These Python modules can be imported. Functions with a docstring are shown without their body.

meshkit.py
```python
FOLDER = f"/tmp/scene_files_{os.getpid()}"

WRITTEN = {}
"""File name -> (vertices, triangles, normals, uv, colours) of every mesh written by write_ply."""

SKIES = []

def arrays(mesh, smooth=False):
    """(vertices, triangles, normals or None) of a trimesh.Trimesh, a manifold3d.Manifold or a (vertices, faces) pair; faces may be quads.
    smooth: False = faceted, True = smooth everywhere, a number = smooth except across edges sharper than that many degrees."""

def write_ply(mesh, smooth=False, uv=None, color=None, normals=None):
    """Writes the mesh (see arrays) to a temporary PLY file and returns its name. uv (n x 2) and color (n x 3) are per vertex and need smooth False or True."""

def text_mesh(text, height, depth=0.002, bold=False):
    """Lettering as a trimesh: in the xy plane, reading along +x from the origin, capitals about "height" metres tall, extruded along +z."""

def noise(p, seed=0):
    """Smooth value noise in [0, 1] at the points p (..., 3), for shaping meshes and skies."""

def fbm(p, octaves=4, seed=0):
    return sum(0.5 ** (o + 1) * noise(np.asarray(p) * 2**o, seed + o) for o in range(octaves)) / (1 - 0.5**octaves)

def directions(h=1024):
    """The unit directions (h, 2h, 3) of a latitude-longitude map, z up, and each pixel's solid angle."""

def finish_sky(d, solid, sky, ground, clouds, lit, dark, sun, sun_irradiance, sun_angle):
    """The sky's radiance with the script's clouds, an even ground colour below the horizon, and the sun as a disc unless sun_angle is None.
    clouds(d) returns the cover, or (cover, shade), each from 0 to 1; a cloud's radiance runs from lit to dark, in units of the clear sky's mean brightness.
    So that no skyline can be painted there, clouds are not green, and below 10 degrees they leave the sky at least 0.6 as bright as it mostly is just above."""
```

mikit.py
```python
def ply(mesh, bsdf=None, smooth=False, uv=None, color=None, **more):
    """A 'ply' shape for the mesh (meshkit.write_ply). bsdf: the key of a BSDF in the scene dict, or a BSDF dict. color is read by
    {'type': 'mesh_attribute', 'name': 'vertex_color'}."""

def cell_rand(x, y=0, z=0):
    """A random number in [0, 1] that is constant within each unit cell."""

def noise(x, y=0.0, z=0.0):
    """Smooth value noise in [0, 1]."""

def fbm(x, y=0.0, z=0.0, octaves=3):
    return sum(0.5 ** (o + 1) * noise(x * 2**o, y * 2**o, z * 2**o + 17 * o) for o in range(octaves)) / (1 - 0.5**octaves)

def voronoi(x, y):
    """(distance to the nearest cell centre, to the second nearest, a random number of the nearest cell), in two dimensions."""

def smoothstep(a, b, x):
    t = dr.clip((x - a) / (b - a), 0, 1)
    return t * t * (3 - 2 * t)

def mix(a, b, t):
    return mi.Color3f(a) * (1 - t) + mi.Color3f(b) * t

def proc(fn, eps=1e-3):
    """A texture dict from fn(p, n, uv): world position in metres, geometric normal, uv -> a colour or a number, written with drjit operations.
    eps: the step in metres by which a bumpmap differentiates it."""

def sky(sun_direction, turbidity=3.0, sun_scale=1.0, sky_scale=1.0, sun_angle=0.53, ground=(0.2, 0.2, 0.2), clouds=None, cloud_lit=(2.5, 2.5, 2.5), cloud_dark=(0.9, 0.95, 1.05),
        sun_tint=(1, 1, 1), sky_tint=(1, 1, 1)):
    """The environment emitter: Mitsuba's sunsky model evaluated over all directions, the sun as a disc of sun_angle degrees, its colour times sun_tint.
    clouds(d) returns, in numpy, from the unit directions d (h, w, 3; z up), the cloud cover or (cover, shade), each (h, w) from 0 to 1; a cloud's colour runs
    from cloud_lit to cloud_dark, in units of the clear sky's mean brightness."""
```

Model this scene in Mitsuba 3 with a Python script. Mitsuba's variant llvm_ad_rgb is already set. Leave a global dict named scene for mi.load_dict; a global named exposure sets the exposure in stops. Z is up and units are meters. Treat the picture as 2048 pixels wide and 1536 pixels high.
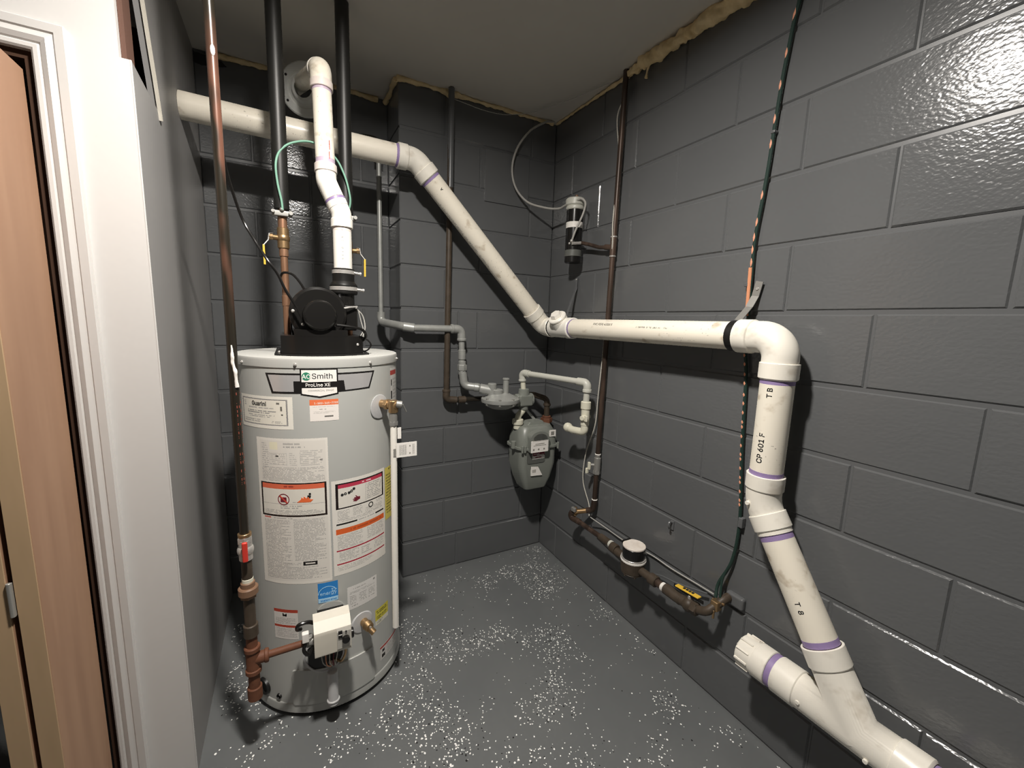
import math, random
import numpy as np, trimesh, drjit as dr, mitsuba as mi, mikit, meshkit, manifold3d
from shapely.geometry import Polygon, Point, box as sbox
from mikit import proc, noise, fbm, cell_rand, smoothstep, mix, voronoi

T = mi.ScalarTransform4f
random.seed(7)
rng = np.random.default_rng(7)
scene, labels = {}, {}

# ------------------------------------------------------------------ camera, light, exposure
EYE = np.array([-1.33833, -2.05017, 1.36207])
_yaw, _pit, _rol, _f = 0.49634, -0.14642, 0.0305, 832.2
_fw = np.array([math.sin(_yaw) * math.cos(_pit), math.cos(_yaw) * math.cos(_pit), math.sin(_pit)])
_r = np.array([math.cos(_yaw), -math.sin(_yaw), 0.0])
_up = -math.sin(_rol) * _r + math.cos(_rol) * np.cross(_r, _fw)
scene['camera'] = {'type': 'perspective', 'fov': math.degrees(2 * math.atan(1024 / _f)), 'fov_axis': 'x', 'near_clip': 0.02, 'far_clip': 30.0,
                   'to_world': T().look_at(origin=EYE.tolist(), target=(EYE + _fw).tolist(), up=_up.tolist())}
exposure = 0.0
LAMP = (-1.21, -1.38)          # the downlight on the ceiling, above and in front of the camera's head
LAMP_POWER = 1250.0
CEIL = 2.43

# ------------------------------------------------------------------ helpers: names and entries
def numbered(key):
    if key not in scene and key not in labels and not any(k.startswith(key + '__') for k in scene):
        return key
    i = 1
    while True:
        k = f'{key}_{i:03d}'
        if k not in scene and k not in labels and not any(q.startswith(k + '__') for q in scene):
            return k
        i += 1

def thing(name, label, cat, group=None):
    k = numbered(name)
    labels[k] = {'label': label, 'category': cat}
    if group: labels[k]['group'] = group
    return k

def put(name, mesh, mat, parent=None, label=None, smooth=30, kind=None, **kw):
    k = numbered((parent + '__' if parent else '') + name)
    scene[k] = mikit.ply(mesh, mat, smooth=smooth, **kw)
    if label or kind:
        labels[k] = {}
        if label: labels[k]['label'] = label
        if kind: labels[k]['kind'] = kind
    return k

def solid(name, label, cat, mesh, mat, group=None, smooth=30, **kw):
    k = numbered(name)
    scene[k] = mikit.ply(mesh, mat, smooth=smooth, **kw)
    labels[k] = {'label': label, 'category': cat}
    if group: labels[k]['group'] = group
    return k

def struct(name, mesh, mat, label=None, smooth=False, **kw):
    scene[name] = mikit.ply(mesh, mat, smooth=smooth, **kw)
    labels[name] = {'kind': 'structure'}
    if label: labels[name]['label'] = label
    return name

cat = trimesh.util.concatenate
A = lambda *v: np.array(v, float)
def unit(v): v = np.asarray(v, float); return v / np.linalg.norm(v)

# ------------------------------------------------------------------ helpers: shapes
def bx(x0, x1, y0, y1, z0, z1):
    m = trimesh.creation.box((x1 - x0, y1 - y0, z1 - z0)); m.apply_translation(((x0 + x1) / 2, (y0 + y1) / 2, (z0 + z1) / 2)); return m

def to_tri(m):
    q = m.to_mesh(); return trimesh.Trimesh(q.vert_properties[:, :3], q.tri_verts, process=False)

def rbox(x0, x1, y0, y1, z0, z1, r=0.004, n=2):
    pts = []
    for x in (x0 + r, x1 - r):
        for y in (y0 + r, y1 - r):
            for z in (z0 + r, z1 - r):
                s = trimesh.creation.icosphere(subdivisions=n, radius=r); s.apply_translation((x, y, z)); pts.append(s.vertices)
    return trimesh.convex.convex_hull(np.vstack(pts))

def frame_of(d):
    d = unit(d); a = A(0, 0, 1) if abs(d[2]) < 0.9 else A(1, 0, 0)
    u = unit(np.cross(a, d)); return u, np.cross(d, u), d

def lathe(profile, p0, d, n=32):
    """profile: (radius, height along d) from first to last; radius 0 ends close."""
    u, v, d = frame_of(d); th = np.linspace(0, 2 * np.pi, n, endpoint=False)
    V, F, rows = [], [], []
    for r, h in profile:
        if r < 1e-6: rows.append([len(V)]); V.append(np.asarray(p0) + d * h)
        else:
            rows.append(list(range(len(V), len(V) + n)))
            for t in th: V.append(np.asarray(p0) + d * h + r * (math.cos(t) * u + math.sin(t) * v))
    for a, b in zip(rows[:-1], rows[1:]):
        for i in range(n):
            j = (i + 1) % n
            if len(a) == 1 and len(b) == 1: continue
            if len(a) == 1: F.append([a[0], b[j], b[i]])
            elif len(b) == 1: F.append([a[i], a[j], b[0]])
            else: F += [[a[i], a[j], b[j]], [a[i], b[j], b[i]]]
    return trimesh.Trimesh(np.array(V), np.array(F), process=False)

def cyl(p0, p1, r, r1=None, bev=None, n=28):
    p0, p1 = A(*p0), A(*p1); L = np.linalg.norm(p1 - p0); r1 = r if r1 is None else r1
    b = min(r, r1) * 0.12 if bev is None else bev; b = min(b, L * 0.3)
    return lathe([(0, 0), (r - b, 0), (r, b), (r1, L - b), (r1 - b, L), (0, L)], p0, p1 - p0, n)

def ring(p0, p1, r, ri, n=32, bev=0.0008):
    p0, p1 = A(*p0), A(*p1); L = np.linalg.norm(p1 - p0)
    return lathe([(ri, 0), (r - bev, 0), (r, bev), (r, L - bev), (r - bev, L), (ri, L), (ri, 0)], p0, p1 - p0, n)

def fillet(pts, rad, k=8):
    pts = [A(*p) for p in pts]; out = [pts[0]]
    for i in range(1, len(pts) - 1):
        a, b, c = pts[i - 1], pts[i], pts[i + 1]; d0, d1 = unit(a - b), unit(c - b)
        ang = math.acos(np.clip(d0 @ d1, -1, 1))
        if ang > math.pi - 0.02: out.append(b); continue
        R = rad[i - 1] if isinstance(rad, (list, tuple)) else rad
        t = min(R / math.tan(ang / 2), 0.49 * np.linalg.norm(a - b), 0.49 * np.linalg.norm(c - b)); R = t * math.tan(ang / 2)
        cen = b + unit(d0 + d1) * (R / math.sin(ang / 2)); s, e = b + d0 * t, b + d1 * t
        vs, ve = s - cen, e - cen; w = math.acos(np.clip(unit(vs) @ unit(ve), -1, 1))
        for q in range(k + 1):
            f = q / k; out.append(cen + (math.sin((1 - f) * w) * vs + math.sin(f * w) * ve) / math.sin(w))
    out.append(pts[-1]); return np.array(out)

def spline(pts, n=12):
    P = np.array(pts, float); P = np.vstack([2 * P[0] - P[1], P, 2 * P[-1] - P[-2]]); out = []
    for i in range(1, len(P) - 2):
        for q in range(n):
            t = q / n; a, b, c, d = P[i - 1:i + 3]
            out.append(0.5 * (2 * b + (c - a) * t + (2 * a - 5 * b + 4 * c - d) * t * t + (3 * b - a - 3 * c + d) * t ** 3))
    out.append(P[-2]); return np.array(out)

def tube(path, r, n=14, caps=True):
    path = np.asarray(path, float); keep = [0] + [i for i in range(1, len(path)) if np.linalg.norm(path[i] - path[i - 1]) > 1e-6]; path = path[keep]
    m = len(path); rad = np.full(m, r) if np.isscalar(r) else np.interp(np.linspace(0, 1, m), np.linspace(0, 1, len(r)), r)
    tg = np.gradient(path, axis=0); tg /= np.linalg.norm(tg, axis=1, keepdims=True)
    u, _, _ = frame_of(tg[0]); th = np.linspace(0, 2 * np.pi, n, endpoint=False); V = []
    for i in range(m):
        u = unit(u - tg[i] * (u @ tg[i])); w = np.cross(tg[i], u)
        V.append(path[i] + rad[i] * (np.cos(th)[:, None] * u + np.sin(th)[:, None] * w))
    V = np.vstack(V); F = []
    for i in range(m - 1):
        for j in range(n):
            k = (j + 1) % n; a, b, c, d = i * n + j, i * n + k, (i + 1) * n + k, (i + 1) * n + j; F += [[a, b, c], [a, c, d]]
    if caps:
        V = np.vstack([V, path[0], path[-1]]); c0, c1 = m * n, m * n + 1
        for j in range(n): k = (j + 1) % n; F += [[c0, k, j], [c1, (m - 1) * n + j, (m - 1) * n + k]]
    return trimesh.Trimesh(V, np.array(F), process=False)

def ball(c, r, sub=2, scale=(1, 1, 1)):
    s = trimesh.creation.icosphere(subdivisions=sub, radius=r); s.apply_scale(scale); s.apply_translation(c); return s

def hexprism(p0, d, r, L, r2=None):
    u, v, d = frame_of(d); r2 = r if r2 is None else r2
    P = []
    for k, (h, s) in enumerate([(0, .94), (L * .12, 1), (L * .88, r2 / r), (L, .94 * r2 / r)]):
        for t in range(6): P.append(np.asarray(p0) + d * h + r * s * (math.cos(t * math.pi / 3) * u + math.sin(t * math.pi / 3) * v))
    return trimesh.convex.convex_hull(np.array(P))

def prism(poly, axis, a0, a1, bev=0.0):
    """poly: 2D outline (pairs) extruded along world axis; the two coordinates are the remaining axes in x,y,z order."""
    P = Polygon(poly); parts = []
    m = trimesh.creation.extrude_polygon(P, a1 - a0, engine='earcut'); v = m.vertices.copy(); w = np.zeros_like(v)
    o = [i for i in range(3) if i != axis]; w[:, o[0]], w[:, o[1]], w[:, axis] = v[:, 0], v[:, 1], v[:, 2] + a0
    m = trimesh.Trimesh(w, m.faces, process=False); trimesh.repair.fix_normals(m); return m

def text_at(txt, h, o, right, up, depth=0.0006, bold=False):
    m = meshkit.text_mesh(txt, h, depth, bold); r, u = unit(right), unit(up); nn = np.cross(r, u); v = m.vertices
    w = A(*o) + v[:, :1] * r + v[:, 1:2] * u + v[:, 2:3] * nn
    return trimesh.Trimesh(w, m.faces, process=False)

def on_cylinder(m, axis_p, axis_d, front, r, along0=0.0, ang0=0.0):
    """Wraps a flat mesh (x along the axis, y around it, z outwards) on a cylinder; ang0 from the direction 'front'."""
    d = unit(axis_d); f = unit(np.asarray(front) - d * (np.asarray(front) @ d)); g = np.cross(f, d); v = m.vertices
    t = ang0 + v[:, 1] / r; rad = r + v[:, 2]
    w = A(*axis_p) + (along0 + v[:, :1]) * d + rad[:, None] * (np.cos(t)[:, None] * f + np.sin(t)[:, None] * g)
    return trimesh.Trimesh(w, m.faces, process=False)

def glyphs(n, h, seed, depth=0.0004, gap=1.35):
    """Unreadable stamped characters: each a few bars."""
    R = random.Random(seed); out = []
    for i in range(n):
        x = i * h * 0.75 * gap
        if R.random() < 0.15: continue
        for _ in range(R.choice((2, 3))):
            if R.random() < 0.5: q = sbox(x, (k := R.choice((0, .42, .84)) * h), x + h * .55, k + h * .16)
            else: q = sbox((k := x + R.choice((0, .4)) * h), 0, k + h * .16, h)
            out.append(trimesh.creation.extrude_polygon(q, depth, engine='earcut'))
    return cat(out)

# ------------------------------------------------------------------ materials
def rgb(c): return {'type': 'rgb', 'value': list(map(float, c))}
def pr(c, rough=0.5, metal=0.0, spec=0.5, coat=0.0, **k):
    d = {'type': 'principled', 'base_color': c if isinstance(c, dict) else rgb(c), 'roughness': rough, 'metallic': metal, 'specular': spec}
    if coat: d['clearcoat'] = coat; d['clearcoat_gloss'] = 0.9
    d.update(k); return d
def mat(name, b, bump=None, scale=0.001, eps=1e-3):
    if bump is not None: b = {'type': 'bumpmap', 'height': proc(bump, eps), 'scale': scale, 'bsdf': b}
    scene[name] = {'type': 'twosided', 'bsdf': b}; return name

def f_block(p, n, uv):
    w = fbm(p.x * 3, p.y * 3, p.z * 3, 3)
    return mix((0.106, 0.110, 0.114), (0.126, 0.130, 0.133), w)
def f_stipple(p, n, uv):
    a = fbm(p.x * 150 + 3.1, p.y * 150, p.z * 175, 2)
    return a + 0.35 * noise(p.x * 26, p.y * 26, p.z * 40 + 5)
mat('block_paint', pr(proc(f_block), 0.17, spec=0.42), f_stipple, 0.00055, 0.0008)
mat('mortar_paint', pr((0.112, 0.116, 0.120), 0.3, spec=0.5))
def f_floor(p, n, uv):
    return mix((0.122, 0.129, 0.132), (0.147, 0.153, 0.153), fbm(p.x * 5, p.y * 5, 0.0, 3))
def f_floorb(p, n, uv): return fbm(p.x * 60, p.y * 60, 0.3, 2)
mat('floor_paint', pr(proc(f_floor), 0.38, spec=0.4), f_floorb, 0.0005, 0.002)
def f_ceil(p, n, uv): return mix((0.52, 0.50, 0.455), (0.58, 0.56, 0.51), fbm(p.x * 2.5, p.y * 2.5, 0, 3))
mat('ceiling_board', pr(proc(f_ceil), 0.8, spec=0.2))
def f_grey(p, n, uv): return mix((0.23, 0.226, 0.222), (0.26, 0.256, 0.252), fbm(p.x * 4, p.y * 4, p.z * 2, 3))
mat('grey_drywall', pr(proc(f_grey), 0.5, spec=0.35))
def f_whiteb(p, n, uv): return fbm(p.x * 70, p.y * 70, p.z * 70, 3)
mat('white_drywall', pr((0.53, 0.518, 0.502), 0.55, spec=0.35), f_whiteb, 0.00018, 0.002)
mat('trim_white', pr((0.53, 0.518, 0.502), 0.35, spec=0.45))
mat('drywall_core', pr((0.55, 0.52, 0.45), 0.9, spec=0.1))
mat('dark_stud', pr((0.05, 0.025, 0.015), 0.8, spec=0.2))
mat('stud_wood', pr((0.11, 0.06, 0.045), 0.8, spec=0.2))
def f_door(p, n, uv):
    g = fbm(p.y * 26, p.x * 26, p.z * 2.2, 3); h = fbm(p.y * 6 + 4, p.x * 6, p.z * 1.5, 2)
    return mix((0.265, 0.15, 0.092), (0.35, 0.213, 0.135), smoothstep(0.25, 0.75, 0.5 * g + 0.5 * h))
mat('door_brown', pr(proc(f_door), 0.5, spec=0.4))
def f_edge(p, n, uv): return mix((0.36, 0.25, 0.145), (0.42, 0.29, 0.175), fbm(p.y * 60, p.x * 60, p.z * 9, 3))
mat('door_edge', pr(proc(f_edge), 0.6, spec=0.3))
def f_pvc(p, n, uv):
    base = mix((0.82, 0.76, 0.64), (0.88, 0.83, 0.715), fbm(p.x * 7, p.y * 7, p.z * 7, 3))
    d = smoothstep(0.60, 0.80, fbm(p.x * 24 + 9, p.y * 24, p.z * 24, 4)) * 0.60
    s = smoothstep(0.84, 0.90, noise(p.x * 230, p.y * 230, p.z * 150)) * 0.55 * smoothstep(0.45, 0.6, fbm(p.x * 5, p.y * 5 + 8, p.z * 5, 2))
    return mix(mix(base, (0.40, 0.31, 0.20), d), (0.22, 0.19, 0.15), s)
mat('pvc_cream', pr(proc(f_pvc), 0.30, spec=0.5))
def f_fit(p, n, uv):
    base = mix((0.82, 0.78, 0.69), (0.87, 0.835, 0.75), fbm(p.x * 9 + 2, p.y * 9, p.z * 9, 3))
    d = smoothstep(0.58, 0.78, fbm(p.x * 20 + 1, p.y * 20, p.z * 20, 4)) * 0.38
    return mix(base, (0.38, 0.31, 0.22), d)
mat('pvc_fitting', pr(proc(f_fit), 0.33, spec=0.5))
mat('pvc_white', pr((0.88, 0.85, 0.78), 0.32, spec=0.5))
mat('pvc_pink', pr((0.74, 0.66, 0.61), 0.32, spec=0.5))
mat('primer_purple', pr((0.30, 0.22, 0.42), 0.4, spec=0.5))
mat('primer_light', pr((0.52, 0.42, 0.52), 0.4, spec=0.5))
mat('ink', pr((0.02, 0.02, 0.02), 0.6, spec=0.3))
mat('ink_grey', pr((0.25, 0.24, 0.22), 0.6, spec=0.3))
mat('paper_white', pr((0.86, 0.83, 0.78), 0.5, spec=0.4))
mat('rubber_black', pr((0.010, 0.0095, 0.009), 0.42, spec=0.4))
mat('plastic_black', pr((0.010, 0.0095, 0.009), 0.25, spec=0.4))
mat('steel', pr((0.60, 0.58, 0.55), 0.30, metal=0.55))
mat('zinc', pr((0.34, 0.335, 0.315), 0.45, metal=0.5))
mat('flange_white', pr((0.72, 0.73, 0.70), 0.35, spec=0.5))
mat('brass', pr((0.48, 0.32, 0.17), 0.38, metal=0.9))
def f_copper(p, n, uv):
    return mix((0.34, 0.17, 0.10), (0.55, 0.33, 0.21), fbm(p.x * 40, p.y * 40, p.z * 12, 3))
mat('copper_old', pr(proc(f_copper), 0.38, metal=0.75))
def f_copd(p, n, uv):
    return mix((0.050, 0.034, 0.026), (0.105, 0.070, 0.053), smoothstep(0.3, 0.7, fbm(p.x * 30, p.y * 30, p.z * 6, 3)))
mat('copper_dark', pr(proc(f_copd), 0.38, metal=0.35))
def f_iron(p, n, uv):
    k = smoothstep(0.44, 0.60, fbm(p.x * 20, p.y * 20, p.z * 5, 3)) * smoothstep(1.25, 1.7, p.z) * smoothstep(2.15, 1.85, p.z)
    return mix((0.026, 0.022, 0.016), (0.17, 0.078, 0.052), k)
mat('iron_black', pr(proc(f_iron), 0.30, metal=0.25, spec=0.6))
def f_rust(p, n, uv):
    return mix((0.105, 0.042, 0.024), (0.19, 0.078, 0.042), fbm(p.x * 45, p.y * 45, p.z * 45, 3))
mat('iron_rust', pr(proc(f_rust), 0.6, spec=0.3))
def f_rustb(p, n, uv):
    return mix((0.040, 0.031, 0.021), (0.082, 0.060, 0.043), fbm(p.x * 45, p.y * 45, p.z * 30, 3))
mat('iron_brown', pr(proc(f_rustb), 0.5, spec=0.4))
mat('iron_tan', pr((0.20, 0.115, 0.07), 0.5, spec=0.4))
def f_galv(p, n, uv):
    return mix((0.33, 0.34, 0.325), (0.45, 0.455, 0.43), fbm(p.x * 35, p.y * 35, p.z * 35, 3))
mat('galvanised', pr(proc(f_galv), 0.42, metal=0.35, spec=0.5))
mat('meter_grey', pr((0.205, 0.218, 0.195), 0.35, spec=0.5))
mat('meter_dark', pr((0.11, 0.115, 0.105), 0.45, spec=0.4))
mat('grey_paint', pr((0.55, 0.55, 0.49), 0.4, spec=0.5))
mat('ivory_paint', pr((0.68, 0.66, 0.54), 0.45, spec=0.45))
mat('insulation_black', pr((0.012, 0.012, 0.011), 0.45, spec=0.5))
mat('yellow_grip', pr((0.72, 0.46, 0.05), 0.4, spec=0.5))
mat('red_grip', pr((0.62, 0.045, 0.03), 0.4, spec=0.5))
mat('green_wire', pr((0.20, 0.40, 0.30), 0.45, spec=0.4))
mat('grey_wire', pr((0.42, 0.41, 0.38), 0.5, spec=0.4))
mat('pale_wire', pr((0.55, 0.53, 0.47), 0.5, spec=0.4))
mat('dark_green_wire', pr((0.015, 0.035, 0.028), 0.45, spec=0.4))
mat('orange_mark', pr((0.75, 0.33, 0.20), 0.5, spec=0.4))
mat('bare_copper', pr((0.70, 0.30, 0.16), 0.4, spec=0.5))
mat('tank_grey', pr((0.46, 0.465, 0.44), 0.33, spec=0.5, coat=0.2))
mat('tank_lid', pr((0.46, 0.46, 0.435), 0.34, spec=0.5))
mat('tank_trim', pr((0.50, 0.50, 0.50), 0.42, spec=0.45))
mat('control_cream', pr((0.68, 0.64, 0.55), 0.45, spec=0.45))
mat('control_grey', pr((0.52, 0.50, 0.45), 0.45, spec=0.45))
mat('badge_silver', pr((0.62, 0.61, 0.61), 0.30, metal=0.45))
mat('badge_black', pr((0.012, 0.011, 0.011), 0.4, spec=0.4))
mat('badge_green', pr((0.04, 0.22, 0.13), 0.4, spec=0.4))
mat('flame_orange', pr((0.80, 0.16, 0.05), 0.5, spec=0.4))
mat('sign_red', pr((0.55, 0.06, 0.04), 0.5, spec=0.4))
mat('stamp_red', pr((0.26, 0.065, 0.045), 0.6, spec=0.3))
mat('maroon', pr((0.16, 0.015, 0.03), 0.5, spec=0.4))
mat('star_blue', pr((0.02, 0.21, 0.58), 0.45, spec=0.4))
mat('star_pale', pr((0.42, 0.68, 0.88), 0.45, spec=0.4))
def f_foam(p, n, uv):
    return mix((0.58, 0.43, 0.21), (0.86, 0.70, 0.43), fbm(p.x * 38, p.y * 38, p.z * 38, 3))
def f_foamb(p, n, uv): return fbm(p.x * 90, p.y * 90, p.z * 90, 2)
mat('foam_tan', pr(proc(f_foam), 0.55, spec=0.35), f_foamb, 0.003, 0.002)
mat('glass_clear', {'type': 'thindielectric'}) if False else None
scene['window_glass'] = {'type': 'thindielectric', 'int_ior': 1.5}
mat('dial_white', pr((0.80, 0.77, 0.74), 0.4, spec=0.4))
def f_dial(p, n, uv): return mix((0.66, 0.58, 0.50), (0.80, 0.75, 0.69), fbm(p.x * 60, p.y * 60, 0.0, 3))
mat('dial_stained', pr(proc(f_dial), 0.5, spec=0.35))

# ------------------------------------------------------------------ the ceiling lamp (out of frame, lights the room)
lm = thing('ceiling_light', 'small round flush ceiling downlight in front of and above the camera', 'ceiling light')
put('trim_ring', lathe([(0.066, 0.001), (0.066, 0.007), (0.070, 0.010), (0.086, 0.006), (0.090, 0.0)], (*LAMP, CEIL), (0, 0, -1), 48), 'trim_white', lm)
k = put('lens', lathe([(0.066, 0.004), (0, 0.004)], (*LAMP, CEIL), (0, 0, -1), 48), 'paper_white', lm, label='glowing round lens', smooth=False)
scene[k]['emitter'] = {'type': 'area', 'radiance': rgb(np.array([1.0, 0.945, 0.875]) * LAMP_POWER)}

# ------------------------------------------------------------------ the setting
REAR, SIDE = -3.3, -3.1
struct('floor', bx(SIDE, 0.1, REAR, 0.35, -0.1, 0.0), 'floor_paint', 'dark grey painted concrete floor with scattered white flakes')
struct('ceiling', bx(SIDE, 0.1, REAR, 0.35, CEIL, CEIL + 0.1), 'ceiling_board', 'dull beige grey ceiling board')
ZJ = [0.0] + [0.19751 + 0.2032 * i for i in range(11)] + [CEIL]     # bed joints, from the floor up

def block_mesh(w, h, d, b=0.0035):
    """front face looks along -y at y=0, origin at its lower left corner; w along x, h along z, d deep."""
    V = [(0, b, 0), (w, b, 0), (w, b, h), (0, b, h), (b, 0, b), (w - b, 0, b), (w - b, 0, h - b), (b, 0, h - b), (0, d, 0), (w, d, 0), (w, d, h), (0, d, h)]
    F = [(4, 5, 6), (4, 6, 7)]
    for i in range(4):
        j = (i + 1) % 4
        F += [(i, j, 4 + j), (i, 4 + j, 4 + i), (8 + i, 8 + j, j), (8 + i, j, i)]
    return trimesh.Trimesh(np.array(V, float), np.array(F), process=False)

def lay_blocks(parent, origin, right, into, length, cuts_of, depth, gap=0.0105, end_deep=None):
    """courses of blocks on a plane; cuts_of(course counted from the top joint) -> positions of the upright joints along 'right'."""
    right, into = A(*right), A(*into)
    for c in range(len(ZJ) - 1):
        z0, z1 = ZJ[c], ZJ[c + 1]
        kk = 10 - c
        s = [0.0] + sorted(x for x in cuts_of(kk) if 0.03 < x < length - 0.03) + [length]
        for i in range(len(s) - 1):
            g0 = 0.0025 if i else 0.0; g1 = 0.0025 if i < len(s) - 2 else 0.0
            w, h = s[i + 1] - s[i] - g0 - g1, z1 - z0 - gap
            dd = end_deep if (end_deep and i == 0) else depth
            m = block_mesh(w, h, dd, 0.0035 + 0.0015 * rng.random())
            off = rng.uniform(-0.0012, 0.0012); v = m.vertices
            tl = rng.uniform(-0.001, 0.001)
            P = A(*origin) + (s[i] + g0 + v[:, :1]) * right + (v[:, 1:2] + off + tl * (v[:, 2:3] / h - .5) * (v[:, 1:2] < .01)) * into + (z0 + gap / 2 + v[:, 2:3]) * A(0, 0, 1)
            put('block', trimesh.Trimesh(P, m.faces, process=False), 'block_paint', parent, smooth=False)

PITCH = 0.22703
struct('wall_right', bx(0.0045, 0.12, REAR, 0.35, 0, CEIL), 'mortar_paint', 'dark grey painted concrete block wall')
def cuts_right(k):   # distance from the corner towards the camera
    return [-(0.0558 - PITCH * n) for n in range(1, 16) if (n % 2 == 1) == (k % 2 == 0)]
lay_blocks('wall_right', (0, 0, 0), (0, -1, 0), (1, 0, 0), -REAR, cuts_right, 0.03)
struct('wall_back', bx(-0.8475, 0.0, 0.0045, 0.30, 0, CEIL), 'mortar_paint', 'projecting dark grey block wall in the corner')
def cuts_back(k):
    x = {4: (-0.555, -0.446), 6: (-0.554,), 8: (-0.46,), 10: (-0.553,)}.get(k, (-0.445,)) if k % 2 == 0 else (-0.627, -0.15)
    return [0.852 + q for q in x]
lay_blocks('wall_back', (-0.852, 0, 0), (1, 0, 0), (0, 1, 0), 0.852, cuts_back, 0.03, end_deep=0.23)
struct('wall_recess', bx(-1.66, -0.84, 0.2345, 0.34, 0, CEIL), 'mortar_paint', 'recessed dark grey block wall behind the water heater')
def cuts_recess(k): return [0.19 + 0.454 * i for i in range(3)] if k % 2 == 0 else [0.417 + 0.454 * i for i in range(2)]
lay_blocks('wall_recess', (-1.629, 0.23, 0), (1, 0, 0), (0, 1, 0), 0.777, cuts_recess, 0.03)

# left alcove wall: drywall with a broken opening at its top near the room
hole = [(-0.686, 0.0), (0.235, 0.0), (0.235, CEIL), (-0.655, CEIL), (-0.640, CEIL - 0.03), (-0.592, 2.26), (-0.556, 2.15), (-0.520, 2.06), (-0.488, 1.985), (-0.462, 1.916), (-0.50, 1.921), (-0.56, 1.924), (-0.625, 1.930), (-0.686, 1.936)]
struct('wall_left', prism(hole, 0, -1.646, -1.629), 'grey_drywall', 'grey painted drywall with a broken hole at its top')
edge = [A(-1.626, y, z) for y, z in [(-0.592, 2.26), (-0.556, 2.15), (-0.520, 2.06), (-0.488, 1.985), (-0.462, 1.916), (-0.455, 1.895)]]
def ribbon(path, w, t):
    m = []
    for a, b in zip(path[:-1], path[1:]):
        d = unit(b - a); s = unit(np.cross(d, (1, 0, 0))); P = []
        for q, ww in ((a, w), (b, w)):
            for i in (-.5, .5):
                for j in (-.5, .5): P.append(q + s * ww * i + A(1, 0, 0) * t * j)
        m.append(trimesh.convex.convex_hull(np.array(P)))
    return cat(m)
put('torn_edge', ribbon(edge, 0.014, 0.007), 'drywall_core', 'wall_left', label='torn pale drywall edge beside the hole', smooth=False)
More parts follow.
